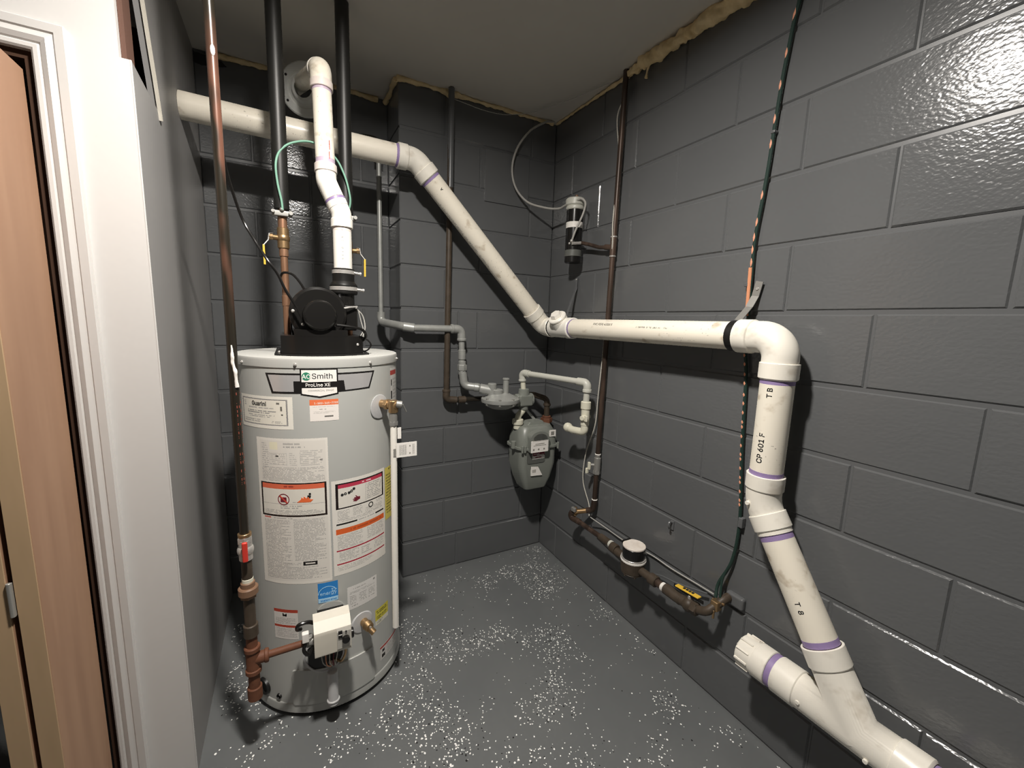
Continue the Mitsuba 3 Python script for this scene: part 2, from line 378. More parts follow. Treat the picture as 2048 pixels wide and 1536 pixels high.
# wall with the closet doorway, facing the camera; its front face at y = -0.69
DX0, DX1, DZ = -2.62, -1.792, 1.905
struct('wall_front', cat([bx(DX1, -1.6465, -0.686, -0.60, 0, 1.936), bx(DX1, -1.629, -0.69, -0.686, 0, 1.936), bx(DX1, -1.650, -0.69, -0.60, 1.936, CEIL), bx(SIDE, DX0, -0.69, -0.60, 0, CEIL), bx(DX0, DX1, -0.69, -0.60, DZ, CEIL)]), 'white_drywall', 'white painted wall around the closet doorway')
put('corner_bead', cyl((-1.6305, -0.6885, 0), (-1.6305, -0.6885, 1.936), 0.0022, n=10), 'trim_white', 'wall_front', label='white corner bead')
put('stud', bx(-1.6495, -1.640, -0.672, -0.61, 1.94, CEIL), 'stud_wood', 'wall_front', label='bare wood stud in the hole', smooth=False)
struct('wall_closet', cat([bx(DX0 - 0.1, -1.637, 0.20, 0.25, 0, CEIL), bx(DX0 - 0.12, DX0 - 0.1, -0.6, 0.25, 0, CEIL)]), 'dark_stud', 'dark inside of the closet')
struct('wall_rear', bx(SIDE - 0.1, 0.1, REAR - 0.1, REAR, 0, CEIL), 'mortar_paint', 'dark grey wall behind the camera')
struct('wall_side', bx(SIDE - 0.1, SIDE, REAR, 0.35, 0, CEIL), 'mortar_paint', 'dark grey wall left of the camera')
struct('door_jamb', cat([bx(DX1 - 0.016, DX1, -0.685, -0.60, 0, DZ), bx(DX0, DX1, -0.685, -0.60, DZ - 0.016, DZ)]), 'dark_stud', 'dark brown door jamb')
prof = [(0, 0), (0, .008), (.004, .0115), (.011, .0115), (.014, .0085), (.017, .012), (.026, .017), (.034, .0135), (.038, .0125), (.0405, .0165), (.056, .018), (.058, .016), (.058, 0)]
def casing(sts):
    n = len(prof); V = np.vstack([np.array([f(s, d) for s, d in prof]) for f in sts]); F = []
    for k_ in range(len(sts) - 1):
        for i in range(n - 1):
            a, b = k_ * n + i, k_ * n + i + 1; F += [(a, b, b + n), (a, b + n, a + n)]
    return trimesh.Trimesh(V, np.array(F), process=False)
mitre = lambda s, d: (DX1 + s, -0.69 - d, DZ + s)
struct('trim_1', casing([lambda s, d: (DX1 + s, -0.69 - d, 0.0), mitre]), 'trim_white', 'white moulded door casing, upright leg', smooth=False)
struct('trim_2', casing([mitre, lambda s, d: (DX0, -0.69 - d, DZ + s)]), 'trim_white', 'white moulded door casing over the doorway', smooth=False)

# white and black flakes thrown into the floor paint
def flakes():
    R = np.random.default_rng(11); V, F, C = [], [], []
    n = 0
    while n < 6800:
        x, y = R.uniform(-1.6, -0.02), R.uniform(-2.0, -0.02)
        q = meshkit.fbm(np.array([[x * 5.2 + 3, y * 5.2, 0.0]]), 3, 4)[0]
        if R.random() > np.clip((q - 0.42) * 5.0, 0.05, 1): continue
        if (x + 1.234) ** 2 + (y + 0.391) ** 2 < 0.26 ** 2: continue
        s = R.uniform(0.0014, 0.0038) * (1.25 if R.random() < .08 else 1); a0 = R.uniform(0, 6.28); k_ = R.integers(5, 8); el = R.uniform(.55, 1)
        t = a0 + (np.arange(k_) + R.uniform(0, .7, k_)) * 6.283 / k_; px, py = s * np.cos(t), s * el * np.sin(t)
        b = len(V); dk = R.random() < 0.10
        for i in range(k_): V.append((x + px[i] * math.cos(a0) - py[i] * math.sin(a0), y + px[i] * math.sin(a0) + py[i] * math.cos(a0), 0.0004)); C.append((.02, .02, .02) if dk else (.92, .91, .89))
        for i in range(1, k_ - 1): F.append((b, b + i, b + i + 1))
        n += 1
    return trimesh.Trimesh(np.array(V), np.array(F), process=False), np.array(C)
fm, fc = flakes()
mat('flake', pr({'type': 'mesh_attribute', 'name': 'vertex_color'}, 0.4, spec=0.4))
put('paint_flake', fm, 'flake', 'floor', label='white and black paint flakes', smooth=False, kind='stuff', color=fc)

# ------------------------------------------------------------------ closet bifold door, folded open beside the jamb
bf = thing('bifold_door', 'brown folded bifold closet door with tan edges in the white doorway', 'door')
p1 = put('panel', rbox(-1.8365, -1.8025, -0.925, -0.712, 0.02, 1.857, 0.002, 1), 'door_brown', bf, label='brown door panel')
put('edge_strip', rbox(-1.8360, -1.8030, -0.9275, -0.9245, 0.02, 1.857, 0.001, 1), 'door_edge', p1, label='tan front edge')
p2 = put('panel', rbox(-1.8800, -1.8455, -0.925, -0.712, 0.02, 1.857, 0.002, 1), 'door_brown', bf, label='second brown door panel')
put('edge_strip', rbox(-1.8795, -1.8460, -0.9275, -0.9245, 0.02, 1.857, 0.001, 1), 'door_edge', p2, label='tan front edge')
hz = 0.79
put('hinge', cat([bx(-1.8450, -1.8370, -0.930, -0.925, hz - 0.035, hz + 0.035), cyl((-1.841, -0.930, hz - 0.036), (-1.841, -0.930, hz + 0.036), 0.0042, n=12)]), 'zinc', bf, label='grey steel hinge between the two edges')

# ------------------------------------------------------------------ spray foam along the ceiling
def foam_mesh(path, r, seed, n=220, lump=0.9):
    p = spline(path, 24); t = np.linspace(0, 1, n); s = np.linspace(0, 1, len(p))
    q = np.stack([np.interp(t, s, p[:, i]) for i in range(3)], 1); rr = np.interp(t, np.linspace(0, 1, len(r)), r)
    m = tube(q, rr, 18); c = np.vstack([np.repeat(q, 18, 0), q[:1], q[-1:]]); d = m.vertices - c
    k_ = meshkit.fbm(m.vertices * 26, 3, seed); k2 = meshkit.noise(m.vertices * 13, seed + 9)
    k3 = meshkit.noise(m.vertices * 48, seed + 5)
    m.vertices = c + d * (0.05 + lump * (1.15 * np.abs(2 * k_ - 1) * 0.9 + 0.75 * k2 + 0.65 * k3))[:, None]; return m
fo = thing('foam_bead', 'thick tan spray foam bead along the ceiling over the right wall', 'spray foam')
put('bead', foam_mesh([(-0.02, -1.28, 2.418), (-0.02, -1.05, 2.412), (-0.022, -0.90, 2.409), (-0.025, -0.78, 2.409), (-0.025, -0.66, 2.411), (-0.024, -0.575, 2.410)], [0.030, 0.030, 0.027, 0.029, 0.027, 0.020], 3), 'foam_tan', fo, smooth=40)
put('drip', foam_mesh([(-0.022, -0.685, 2.398), (-0.018, -0.672, 2.378), (-0.016, -0.666, 2.355)], [0.008, 0.006, 0.009], 8, 40, 0.6), 'foam_tan', fo, smooth=40, label='drip of foam')
fo = thing('foam_bead', 'thin tan foam strip along the ceiling between riser pipe and corner', 'spray foam')
put('bead', foam_mesh([(-0.012, -0.56, 2.416), (-0.012, -0.46, 2.418), (-0.010, -0.30, 2.422), (-0.010, -0.10, 2.424), (-0.012, -0.02, 2.424)], [0.012, 0.007, 0.007, 0.006, 0.009], 5, 160, 0.8), 'foam_tan', fo, smooth=40)
fo = thing('foam_bead', 'ragged tan foam strip along the ceiling over the projecting block wall', 'spray foam')
put('bead', foam_mesh([(-0.862, -0.01, 2.420), (-0.80, -0.012, 2.424), (-0.70, -0.010, 2.424), (-0.62, -0.014, 2.420), (-0.50, -0.012, 2.422), (-0.35, -0.012, 2.422), (-0.20, -0.010, 2.424), (-0.03, -0.012, 2.424)], [0.017, 0.012, 0.008, 0.018, 0.011, 0.010, 0.008, 0.010], 6, 240, 0.9), 'foam_tan', fo, smooth=40)
put('bead', foam_mesh([(-0.864, 0.0, 2.418), (-0.866, 0.09, 2.410), (-0.866, 0.21, 2.408)], [0.013, 0.010, 0.012], 7, 70, 0.9), 'foam_tan', fo, smooth=40)
fo = thing('foam_bead', 'brown foam strip along the ceiling above the water heater recess', 'spray foam')
put('bead', foam_mesh([(-1.58, 0.215, 2.412), (-1.45, 0.22, 2.420), (-1.25, 0.22, 2.422), (-1.05, 0.222, 2.420), (-0.90, 0.22, 2.416)], [0.014, 0.010, 0.008, 0.010, 0.012], 12, 180, 0.9), 'foam_tan', fo, smooth=40)

# ------------------------------------------------------------------ pipes and fittings
def hub(parent, p, d, L=0.045, r=0.0515, m='pvc_fitting', name='hub'):
    p, d = A(*p), unit(d)
    return put(name, lathe([(r - .006, 0), (r - .0012, 0), (r, .0012), (r, L - .002), (r - .0015, L), (r - .006, L + .003)], p, d, 40), m, parent)
def primer(parent, p, d, L=0.010, r=0.0449, m='primer_purple'):
    p, d = A(*p), unit(d)
    return put('primer_band', lathe([(r - .001, 0), (r, 0), (r, L), (r - .001, L)], p, d, 40), m, parent, label='purple primer band')

# the big drain line
dl = thing('drain_pipe', 'long cream three inch drain pipe with elbows crossing both block walls', 'drain pipe')
R3 = 0.0445
N0, N1, N2, N3, N4, N5 = A(-1.629, -.14, 2.064), A(-.815, -.14, 2.050), A(-.118, -.138, 1.344), A(-.090, -1.362, 1.342), A(-.090, -1.362, .846), A(-.090, -1.667, .352)
def seg(a, b, m='pvc_cream'): return put('pipe', cyl(a, b, R3, bev=.001, n=40), m, dl)
def elbow(a, b, c, R, m='pvc_fitting', r=0.0475, lug=True):
    path = fillet([a, b, c], R, 12); return put('elbow', tube(path, r, 36), m, dl)
d01, d12, d23, d34, d45 = unit(N1 - N0), unit(N2 - N1), unit(N3 - N2), unit(N4 - N3), unit(N5 - N4)
seg(N0, N1 - d01 * .06); seg(N1 + d12 * .06, N2 - d12 * .08)
elbow(N1 - d01 * .06, N1, N1 + d12 * .085, .11)
hub(dl, N1 - d01 * .078, d01, .040); hub(dl, N1 + d12 * .048, d12, .042)
primer(dl, N1 - d01 * .088, d01); primer(dl, N1 + d12 * .092, d12, .012)
elbow(N2 - d12 * .085, N2, N2 + d23 * .085, .13)
hub(dl, N2 - d12 * .118, d12, .042); hub(dl, N2 + d23 * .060, d23, .024)
# clean-out tee with its plug
tee0, tee1 = N2 + d23 * .092, N2 + d23 * .255
put('seam', ring(N2 + d23 * .085, N2 + d23 * .089, .0475, .03), 'ink', dl, label='dark gap')
put('cleanout_tee', cyl(tee0, tee1, .0490, n=40), 'pvc_white', dl)
tc = (tee0 + tee1) / 2; pd = unit((-0.55, -0.10, 0.62))
put('cleanout_branch', cyl(tc, tc + pd * .062, .0445, n=36), 'pvc_white', dl)
pk = put('cleanout_plug', cyl(tc + pd * .060, tc + pd * .074, .0465, n=36), 'pvc_white', dl)
put('plug_square', hexprism(tc + pd * .074, pd, .030, .020, .026), 'pvc_white', pk, smooth=False)
hub(dl, tee1 - d23 * .034, d23, .036, m='pvc_white'); primer(dl, tee1 + d23 * .002, d23, .012)
# horizontal run, rubber band, long elbow
b0 = N3 - d23 * .140
seg(tee1 - d23 * .02, b0 + d23 * .05)
put('rubber_band', lathe([(.044, 0), (.0475, .0008), (.0475, .0235), (.044, .0245)], N3 - d23 * .153, d23, 40), 'rubber_black', dl, label='black band')
elbow(N3 - d23 * .125, N3, N3 + d34 * .12, .088)
hub(dl, N3 - d23 * .128, d23, .045); hub(dl, N3 + d34 * .072, d34, .046)
seg(N3 + d34 * .11, N4 - d34 * .07)
primer(dl, N3 + d34 * .1185, d34, .014); primer(dl, N4 - d34 * .103, d34, .013)
hub(dl, N4 - d34 * .090, d34, .044); elbow(N4 - d34 * .08, N4, N4 + d45 * .09, .12); hub(dl, N4 + d45 * .032, d45, .046)
primer(dl, N4 + d45 * .0785, d45, .028)
seg(N4 + d45 * .07, N5 - d45 * .20)
primer(dl, N5 - d45 * .214, d45, .016); hub(dl, N5 - d45 * .197, d45, .050, r=.0525)
dm = A(0, -1, 0)
put('wye', to_tri(manifold3d.Manifold.batch_boolean([manifold3d.Manifold(manifold3d.Mesh(np.asarray(q.vertices, np.float32), np.asarray(q.faces, np.uint32))) for q in (
    cyl(N5 - d45 * .18, N5 + d45 * .02, .0480, .0500, n=48), cyl((-.090, -1.50, .35), (-.090, -1.79, .35), .0500, n=48))], manifold3d.OpType.Add)), 'pvc_fitting', dl, label='grey white wye fitting')
hub(dl, (-.090, -1.468, .35), dm, .062, r=.0530); hub(dl, (-.090, -1.745, .35), dm, .058, r=.0535)
primer(dl, (-.090, -1.805, .35), dm, .024, .0452); seg(A(-.090, -1.79, .35), A(-.090, -2.35, .35)); hub(dl, (-.090, -1.835, .35), dm, .055, r=.0525)
primer(dl, (-.090, -1.452, .35), dm, .017, .0505)
cp = put('cleanout_cap', lathe([(0, 0), (.043, 0), (.0475, .004), (.0495, .016), (.0505, .050), (.0525, .052), (.0525, .092), (.050, .094)], (-.090, -1.357, .35), dm, 48), 'pvc_fitting', dl, label='ribbed clean-out cap')
for i in range(10):
    t = i * math.pi / 5 + .2; c, s = math.cos(t), math.sin(t)
    put('grip_rib', rbox(-.0035, .0035, -.044, -.004, -.0025, .0025, .0015, 1).apply_transform(trimesh.transformations.rotation_matrix(-t, (0, 1, 0))).apply_translation((-.090 + .0505 * s, -1.357, .35 + .0505 * c)), 'pvc_fitting', cp)
put('cap_square', rbox(-.105, -.075, -1.358, -1.345, .335, .365, .002, 1), 'pvc_fitting', cp)
for (y, z) in ((-1.548, .348), (-1.705, .328)):
    put('moulding_lug', cyl((-.134, y, z), (-.1425, y, z), .0055, n=18), 'pvc_fitting', dl)
put('moulding_lug', cyl((-.132, -1.345, .846), (-.1405, -1.345, .846), .0065, n=18), 'pvc_fitting', dl)
# ink stamped on the drain line
camside = EYE - N4
def stamp(txt, axis_p, axis_d, along, ang, h, r=R3 + .0002, bold=False, m='ink', lab=None):
    return put('stamp', on_cylinder(meshkit.text_mesh(txt, h, .0004, bold), axis_p, axis_d, EYE - (A(*axis_p) + unit(axis_d) * along), r, along, ang), m, dl, label=lab, smooth=False)
up = A(0, 0, 1)
stamp('CP 601 F', (-.090, -1.362, 0), up, .975, .34, .015, bold=True)
stamp('T B', (-.090, -1.362, 0), up, 1.170, .20, .014, bold=True)
stamp('T  8', N4, d45, .265, -.55, .013, bold=True)
stamp('PVC PIPE 4300 5', N2, d23, .445, .42, .0105)
put('stamp', on_cylinder(glyphs(26, .006, 4), N2, d23, EYE - (N2 + d23 * .9), R3 + .0002, .70, .30), 'ink', dl, smooth=False)
put('stamp', on_cylinder(glyphs(44, .008, 5), N1, d12, EYE - (N1 + d12 * .3), R3 + .0002, .20, -.95), 'ink_grey', dl, smooth=False)
put('stamp', on_cylinder(meshkit.text_mesh('v', .014, .0004, True), N1, d12, EYE - N1, R3 + .0002, .150, .15), 'ink', dl, smooth=False)

# plumber's strap that holds the elbow, and the one at the tee
st = thing('pipe_strap', 'grey perforated steel strap hanging the drain elbow from the block wall', 'strap')
put('band', cat([ribbon([A(-.012, -1.228, 1.515), A(-.012, -1.219, 1.47), A(-.030, -1.214, 1.435), A(-.075, -1.2115, 1.392)], .024, .003)]), 'zinc', st, smooth=False)
put('screw', cyl((-.006, -1.2235, 1.492), (-.0165, -1.2235, 1.492), .0045, n=12), 'steel', st)
st = thing('pipe_strap', 'thin dark grey strap running from the block corner to the cleanout tee', 'strap')
put('band', ribbon([A(-.006, -.258, 1.60), A(-.012, -.265, 1.545), A(-.050, -.280, 1.48), A(-.085, -.295, 1.405)], .016, .003), 'mortar_paint', st, smooth=False)
put('screw', cyl((-.002, -.259, 1.592), (-.011, -.259, 1.592), .004, n=12), 'steel', st)

# ------------------------------------------------------------------ water heater
C0, RT, HT = A(-1.234, -.391), .264, 1.237
wh = thing('water_heater', 'grey cylindrical gas water heater with white warning labels and black blower on top', 'water heater')
def tz(th, z, r=RT): return A(C0[0] + r * math.cos(math.radians(th)), C0[1] + r * math.sin(math.radians(th)), z)
def tdir(th): return A(math.cos(math.radians(th)), math.sin(math.radians(th)), 0)
put('jacket', lathe([(0, .014), (.262, .014), (.2665, .018), (.2672, .024), (.2672, .046), (.2655, .0505), (RT, .052), (RT, 1.21)], (*C0, 0), (0, 0, 1), 128), 'tank_grey', wh)
put('base_ring', lathe([(0, 0), (.252, 0), (.252, .016), (0, .016)], (*C0, 0), (0, 0, 1), 96), 'rubber_black', wh, label='dark gap under the jacket')
ld = put('lid', lathe([(RT - .004, 1.206), (.2662, 1.206), (.2668, 1.2075), (.2668, 1.229), (.2645, 1.235), (.260, HT), (0, HT)], (*C0, 0), (0, 0, 1), 128), 'tank_lid', wh)
for t in (-109, -60, -20, -150):
    put('screw', cat([cyl(tz(t, 1.217, .2655), tz(t, 1.217, .2705), .0048, n=14), cyl(tz(t, 1.217, .270), tz(t, 1.217, .2725), .0026, n=10)]), 'steel', ld)

def wrap(m, th, z, off=0.0):
    v = m.vertices; r = RT + off + v[:, 2]; t = math.radians(th) + v[:, 0] / RT
    return trimesh.Trimesh(np.stack([C0[0] + r * np.cos(t), C0[1] + r * np.sin(t), z + v[:, 1]], 1), m.faces, process=False)
def flat(poly, depth=.0004):
    """a 2D outline cut into strips so that it bends round the tank"""
    P = Polygon(poly) if not hasattr(poly, 'geoms') and not hasattr(poly, 'exterior') else poly
    x0, y0, x1, y1 = P.bounds; out = []
    k_ = max(1, int(math.ceil((x1 - x0) / .012)))
    for i in range(k_):
        q = P.intersection(sbox(x0 + (x1 - x0) * i / k_, y0 - 1, x0 + (x1 - x0) * (i + 1) / k_, y1 + 1))
        for g in getattr(q, 'geoms', [q]):
            if g.area > 1e-10 and g.geom_type == 'Polygon': out.append(trimesh.creation.extrude_polygon(g, depth, engine='earcut'))
    return cat(out)
def sticker(t0, t1, z0, z1, matname, parent=wh, name='label', lab=None, off=.0006):
    n = 24; V, U, F = [], [], []
    for i in range(n + 1):
        t = t0 + (t1 - t0) * i / n
        V += [tz(t, z0, RT + off), tz(t, z1, RT + off)]; U += [(i / n, 0), (i / n, 1)]
        if i < n: a = 2 * i; F += [(a, a + 2, a + 3), (a, a + 3, a + 1)]
    return put(name, trimesh.Trimesh(np.array(V), np.array(F), process=False), matname, parent, label=lab, smooth=True, uv=np.array(U))

# printing, as functions of the label's own u, v
def b_(u, v, a, b, c, d): return dr.select((u > a) & (u < b) & (v > c) & (v < d), mi.Float(1), mi.Float(0))
def rows(u, v, a, b, c, d, n, seed, dens=70):
    y = (v - c) / (d - c) * n; r = dr.floor(y); f = y - r
    endx = b - (b - a) * 0.35 * dr.power(cell_rand(r, seed), 3)
    w = cell_rand(dr.floor(u * dens + 7 * r), r, seed)
    return dr.select((u > a) & (u < endx) & (v > c) & (v < d) & (f > .22) & (f < .78) & (w > .22), mi.Float(1), mi.Float(0))
W_ = (.80, .765, .70); GR = (.36, .35, .33); K_ = (.015, .013, .012)
def over(col, c, m): return mix(col, c, m)
def L_big(p, n, uv):
    u, v = uv.x, uv.y; c = mi.Color3f(*W_)
    g = b_(u, v, .06, .97, .02, .985); c = over(c, (.745, .71, .65), g)
    c = over(c, GR, .55 * rows(u, v, .09, .20, .80, .97, 12, 1, 90)); c = over(c, GR, .7 * rows(u, v, .42, .80, .935, .975, 2, 2))
    c = over(c, (.80, .76, .58), b_(u, v, .22, .34, .925, .975))
    c = over(c, GR, .55 * (b_(u, v, .21, .46, .826, .829) + b_(u, v, .21, .46, .90, .903) + b_(u, v, .458, .463, .82, .905) + b_(u, v, .208, .213, .82, .905)))
    c = over(c, GR, .5 * rows(u, v, .22, .44, .826, .90, 6, 3)); c = over(c, GR, .45 * rows(u, v, .50, .60, .82, .91, 7, 4, 120)); c = over(c, GR, .5 * rows(u, v, .64, .93, .82, .925, 9, 5, 40))
    c = over(c, GR, .5 * (b_(u, v, .64, .645, .83, .91) + b_(u, v, .82, .825, .83, .91) + b_(u, v, .64, .82, .86, .863)))
    c = over(c, K_, .9 * b_(u, v, .305, .345, .878, .888) + .7 * b_(u, v, .89, .93, .853, .86))
    c = over(c, GR, .7 * rows(u, v, .08, .95, .715, .812, 11, 6, 90))
    # framed warning
    fr = b_(u, v, .04, .965, .475, .705); c = over(c, (.02, .012, .01), fr)
    c = over(c, (.775, .74, .66), b_(u, v, .065, .94, .487, .697)); c = over(c, (.72, .15, .075), b_(u, v, .065, .94, .664, .697))
    c = over(c, (.30, .04, .03), .8 * rows(u, v, .40, .58, .671, .692, 1, 8, 60))
    c = over(c, GR, .8 * (b_(u, v, .075, .93, .561, .564) + rows(u, v, .34, .66, .528, .556, 2, 9) + rows(u, v, .09, .92, .490, .522, 4, 10, 90) + rows(u, v, .50, .76, .570, .580, 1, 19)))
    # lower text in two columns
    c = over(c, (.60, .16, .13), b_(u, v, .07, .18, .461, .470)); c = over(c, GR, .6 * rows(u, v, .20, .50, .455, .472, 1, 11))
    c = over(c, GR, .72 * rows(u, v, .07, .47, .115, .452, 34, 12, 110)); c = over(c, GR, .72 * rows(u, v, .51, .94, .165, .460, 30, 13, 110))
    c = over(c, GR, .6 * rows(u, v, .35, .60, .135, .155, 2, 14)); c = over(c, GR, .72 * rows(u, v, .07, .94, .035, .125, 9, 15, 110))
    c = over(c, K_, b_(u, v, .62, .81, .132, .160)); c = over(c, W_, .9 * rows(u, v, .64, .79, .137, .155, 1, 16, 60))
    return c
def L_red(p, n, uv):
    u, v = uv.x, uv.y; c = mi.Color3f(*W_)
    c = over(c, (.015, .01, .01), b_(u, v, .06, .96, .70, .965)); c = over(c, (.775, .74, .67), b_(u, v, .10, .93, .712, .952)); c = over(c, (.50, .045, .085), b_(u, v, .10, .93, .915, .952))
    c = over(c, (.85, .7, .7), .9 * rows(u, v, .48, .72, .922, .945, 1, 21, 50)); c = over(c, GR, b_(u, v, .565, .572, .715, .912))
    c = over(c, GR, .8 * rows(u, v, .59, .91, .73, .905, 9, 22, 60))
    c = over(c, GR, .7 * rows(u, v, .08, .28, .585, .685, 8, 23)); c = over(c, GR, .7 * rows(u, v, .33, .50, .60, .69, 7, 24)); c = over(c, GR, .6 * rows(u, v, .55, .93, .585, .645, 4, 25)); c = over(c, GR, .7 * rows(u, v, .78, .93, .655, .69, 3, 26)); c = over(c, GR, .6 * rows(u, v, .08, .93, .56, .59, 2, 20))
    c = over(c, K_, b_(u, v, .06, .40, .532, .548) + b_(u, v, .76, .96, .532, .548)); c = over(c, GR, .9 * rows(u, v, .42, .74, .533, .547, 1, 27, 80))
    c = over(c, (.72, .13, .03), b_(u, v, .05, .97, .435, .492)); c = over(c, (.30, .05, .02), .5 * rows(u, v, .28, .9, .445, .482, 1, 34, 40))
    c = over(c, GR, .7 * rows(u, v, .07, .50, .275, .425, 12, 28, 90)); c = over(c, GR, .7 * rows(u, v, .58, .95, .295, .425, 10, 29, 90))
    c = over(c, (.40, .03, .05), b_(u, v, .05, .97, .253, .267) + b_(u, v, .05, .97, .108, .122))
    c = over(c, GR, .7 * rows(u, v, .09, .42, .14, .245, 8, 30, 90)); c = over(c, GR, .7 * rows(u, v, .72, .95, .15, .245, 7, 31, 90)); c = over(c, GR, .6 * rows(u, v, .46, .66, .15, .235, 4, 32, 18)); c = over(c, GR, .55 * rows(u, v, .06, .70, .04, .095, 4, 33, 90))
    return c
def L_plumber(p, n, uv):
    u, v = uv.x, uv.y; c = mi.Color3f(.82, .79, .71)
    c = over(c, (.30, .29, .28), b_(u, v, .04, .925, .105, .915)); c = over(c, (.80, .765, .67), b_(u, v, .065, .90, .14, .88))
    c = over(c, GR, .85 * rows(u, v, .20, .72, .60, .66, 1, 41, 60)); c = over(c, (.2, .2, .2), .85 * rows(u, v, .18, .74, .45, .56, 2, 42, 60)); c = over(c, GR, .9 * rows(u, v, .20, .72, .33, .43, 2, 43, 60))
    c = over(c, GR, .85 * rows(u, v, .10, .46, .18, .29, 2, 44, 60)); c = over(c, GR, .85 * rows(u, v, .66, .85, .17, .25, 2, 45, 60)); c = over(c, GR, .7 * rows(u, v, .09, .15, .66, .82, 3, 46, 40))
    c = over(c, K_, .8 * (b_(u, v, .75, .80, .76, .82) + b_(u, v, .81, .84, .56, .70) + b_(u, v, .82, .85, .42, .47)))
    return c
def L_service(p, n, uv):
    u, v = uv.x, uv.y; c = mi.Color3f(.84, .79, .74); c = over(c, (.80, .19, .075), b_(u, v, 0, 1, .74, 1))
    c = over(c, GR, .5 * (rows(u, v, .10, .88, .64, .69, 1, 51) + rows(u, v, .12, .9, .34, .46, 3, 52, 60))); c = over(c, GR, .7 * rows(u, v, .33, .66, .50, .59, 1, 53, 18))
    c = over(c, K_, .85 * rows(u, v, .46, .88, .15, .27, 1, 54, 16)); return c
def L_rating(p, n, uv):
    u, v = uv.x, uv.y; c = mi.Color3f(.74, .72, .69)
    c = over(c, GR, .7 * (rows(u, v, .18, .72, .82, .90, 1, 61, 60) + rows(u, v, .07, .93, .66, .76, 2, 62, 60) + rows(u, v, .07, .28, .20, .60, 6, 63, 40) + rows(u, v, .36, .62, .20, .60, 6, 64, 40) + rows(u, v, .68, .92, .30, .60, 5, 65, 40)))
    c = over(c, K_, .6 * (rows(u, v, .1, .32, .10, .16, 1, 66, 40) + rows(u, v, .66, .9, .19, .25, 1, 67, 40) + b_(u, v, .86, .93, .85, .93))); return c
def L_small(p, n, uv):
    u, v = uv.x, uv.y; c = mi.Color3f(.72, .69, .65); c = over(c, (.42, .06, .035), b_(u, v, 0, 1, .90, 1) + b_(u, v, 0, 1, .40, .475))
    c = over(c, GR, .75 * (rows(u, v, .06, .94, .50, .72, 6, 71, 60) + rows(u, v, .06, .94, .06, .38, 9, 72, 60))); c = over(c, K_, b_(u, v, .38, .43, .77, .87) + b_(u, v, .43, .53, .77, .83) + b_(u, v, .51, .55, .77, .865)); return c
def L_yellow(p, n, uv):
    u, v = uv.x, uv.y; c = mi.Color3f(.62, .55, .07); c = over(c, (.70, .68, .58), b_(u, v, 0, 1, 0, .28)); c = over(c, (.05, .05, .01), .85 * (rows(u, v, .08, .9, .68, .90, 2, 81, 30) + rows(u, v, .1, .85, .34, .56, 2, 82, 40)) + .7 * rows(u, v, .08, .55, .06, .24, 2, 83, 60)); return c
def L_guide(p, n, uv):
    u, v = uv.x, uv.y; c = mi.Color3f(.66, .56, .13); c = over(c, K_, .9 * rows(u, v, .3, .98, .93, .98, 1, 85, 20) + .6 * rows(u, v, .08, .8, .1, .88, 14, 86, 40)); return c
def L_foot(p, n, uv):
    u, v = uv.x, uv.y; c = mi.Color3f(.62, .60, .57); c = over(c, (.42, .06, .05), b_(u, v, 0, 1, .80, .93)); c = over(c, GR, .7 * rows(u, v, .35, .95, .1, .72, 6, 87, 50)); c = over(c, K_, b_(u, v, .08, .24, .12, .35) + b_(u, v, .10, .22, .50, .68)); return c
for nm, fn in (('print_big', L_big), ('print_red', L_red), ('print_plumber', L_plumber), ('print_service', L_service), ('print_rating', L_rating), ('print_small', L_small), ('print_yellow', L_yellow), ('print_guide', L_guide), ('print_foot', L_foot)):
    mat(nm, pr(proc(fn), 0.42, spec=0.4))
big = sticker(-140.0, -91.3, .497, .986, 'print_big', lab='tall white instruction label with a framed fire warning')
red = sticker(-90.0, -47.0, .507, .838, 'print_red', lab='white and orange warning label')
plm = sticker(-155.0, -112.0, 1.015, 1.117, 'print_plumber', lab="cream plumber's business sticker with a grey frame")
svc = sticker(-101.5, -83.6, 1.040, 1.108, 'print_service', lab='small white sticker with an orange head')
rat = sticker(-81.5, -57.5, .366, .452, 'print_rating', lab='white rating plate sticker')
sticker(-133.3, -115.2, .296, .404, 'print_small', lab='small white warning label with two red bars')
sticker(-59.3, -44.7, .250, .312, 'print_yellow', lab='small yellow sticker')
sticker(-46.3, -30.0, .635, .832, 'print_guide', lab='edge of a yellow label behind the white pipe')
sticker(-55.0, -31.5, .092, .150, 'print_foot', lab='white label with a red stripe at the foot')
sticker(-36.0, -22.0, 1.06, 1.188, 'print_foot', lab='white label at the right edge')
est = sticker(-101.1, -87.8, .420, .492, 'star_blue', lab='blue energy label with a white star')
W_e = math.radians(13.3) * RT
def put_on(parent, m, th, z, matname, off=.0009, name='print', lab=None): return put(name, wrap(m, th, z, off), matname, parent, label=lab, smooth=False)
arc = [(.030 * math.cos(t), .030 * math.sin(t)) for t in np.linspace(math.pi * .97, math.pi * .16, 20)]; arc2 = [(x * .94, y * .94) for x, y in arc][::-1]
put_on(est, flat(arc + arc2), -94.7, .448, 'star_pale'); put_on(est, flat([(-.030, 0), (.030, 0), (.030, .015), (-.030, .015)]), -94.45, .4215, 'star_pale')
put_on(est, meshkit.text_mesh('ENERGY STAR', .0052, .0003, True), -99.6, .4258, 'star_blue', .0014)
put_on(est, meshkit.text_mesh('energy', .0115, .0003), -100.0, .4475, 'star_pale')
star = [((.010 if i % 2 == 0 else .0045) * math.sin(i * math.pi / 5 + .25), (.010 if i % 2 == 0 else .0045) * math.cos(i * math.pi / 5 + .25)) for i in range(10)]
put_on(est, flat(Polygon(star).difference(Polygon(star).buffer(-.0012))), -90.6, .462, 'star_pale')
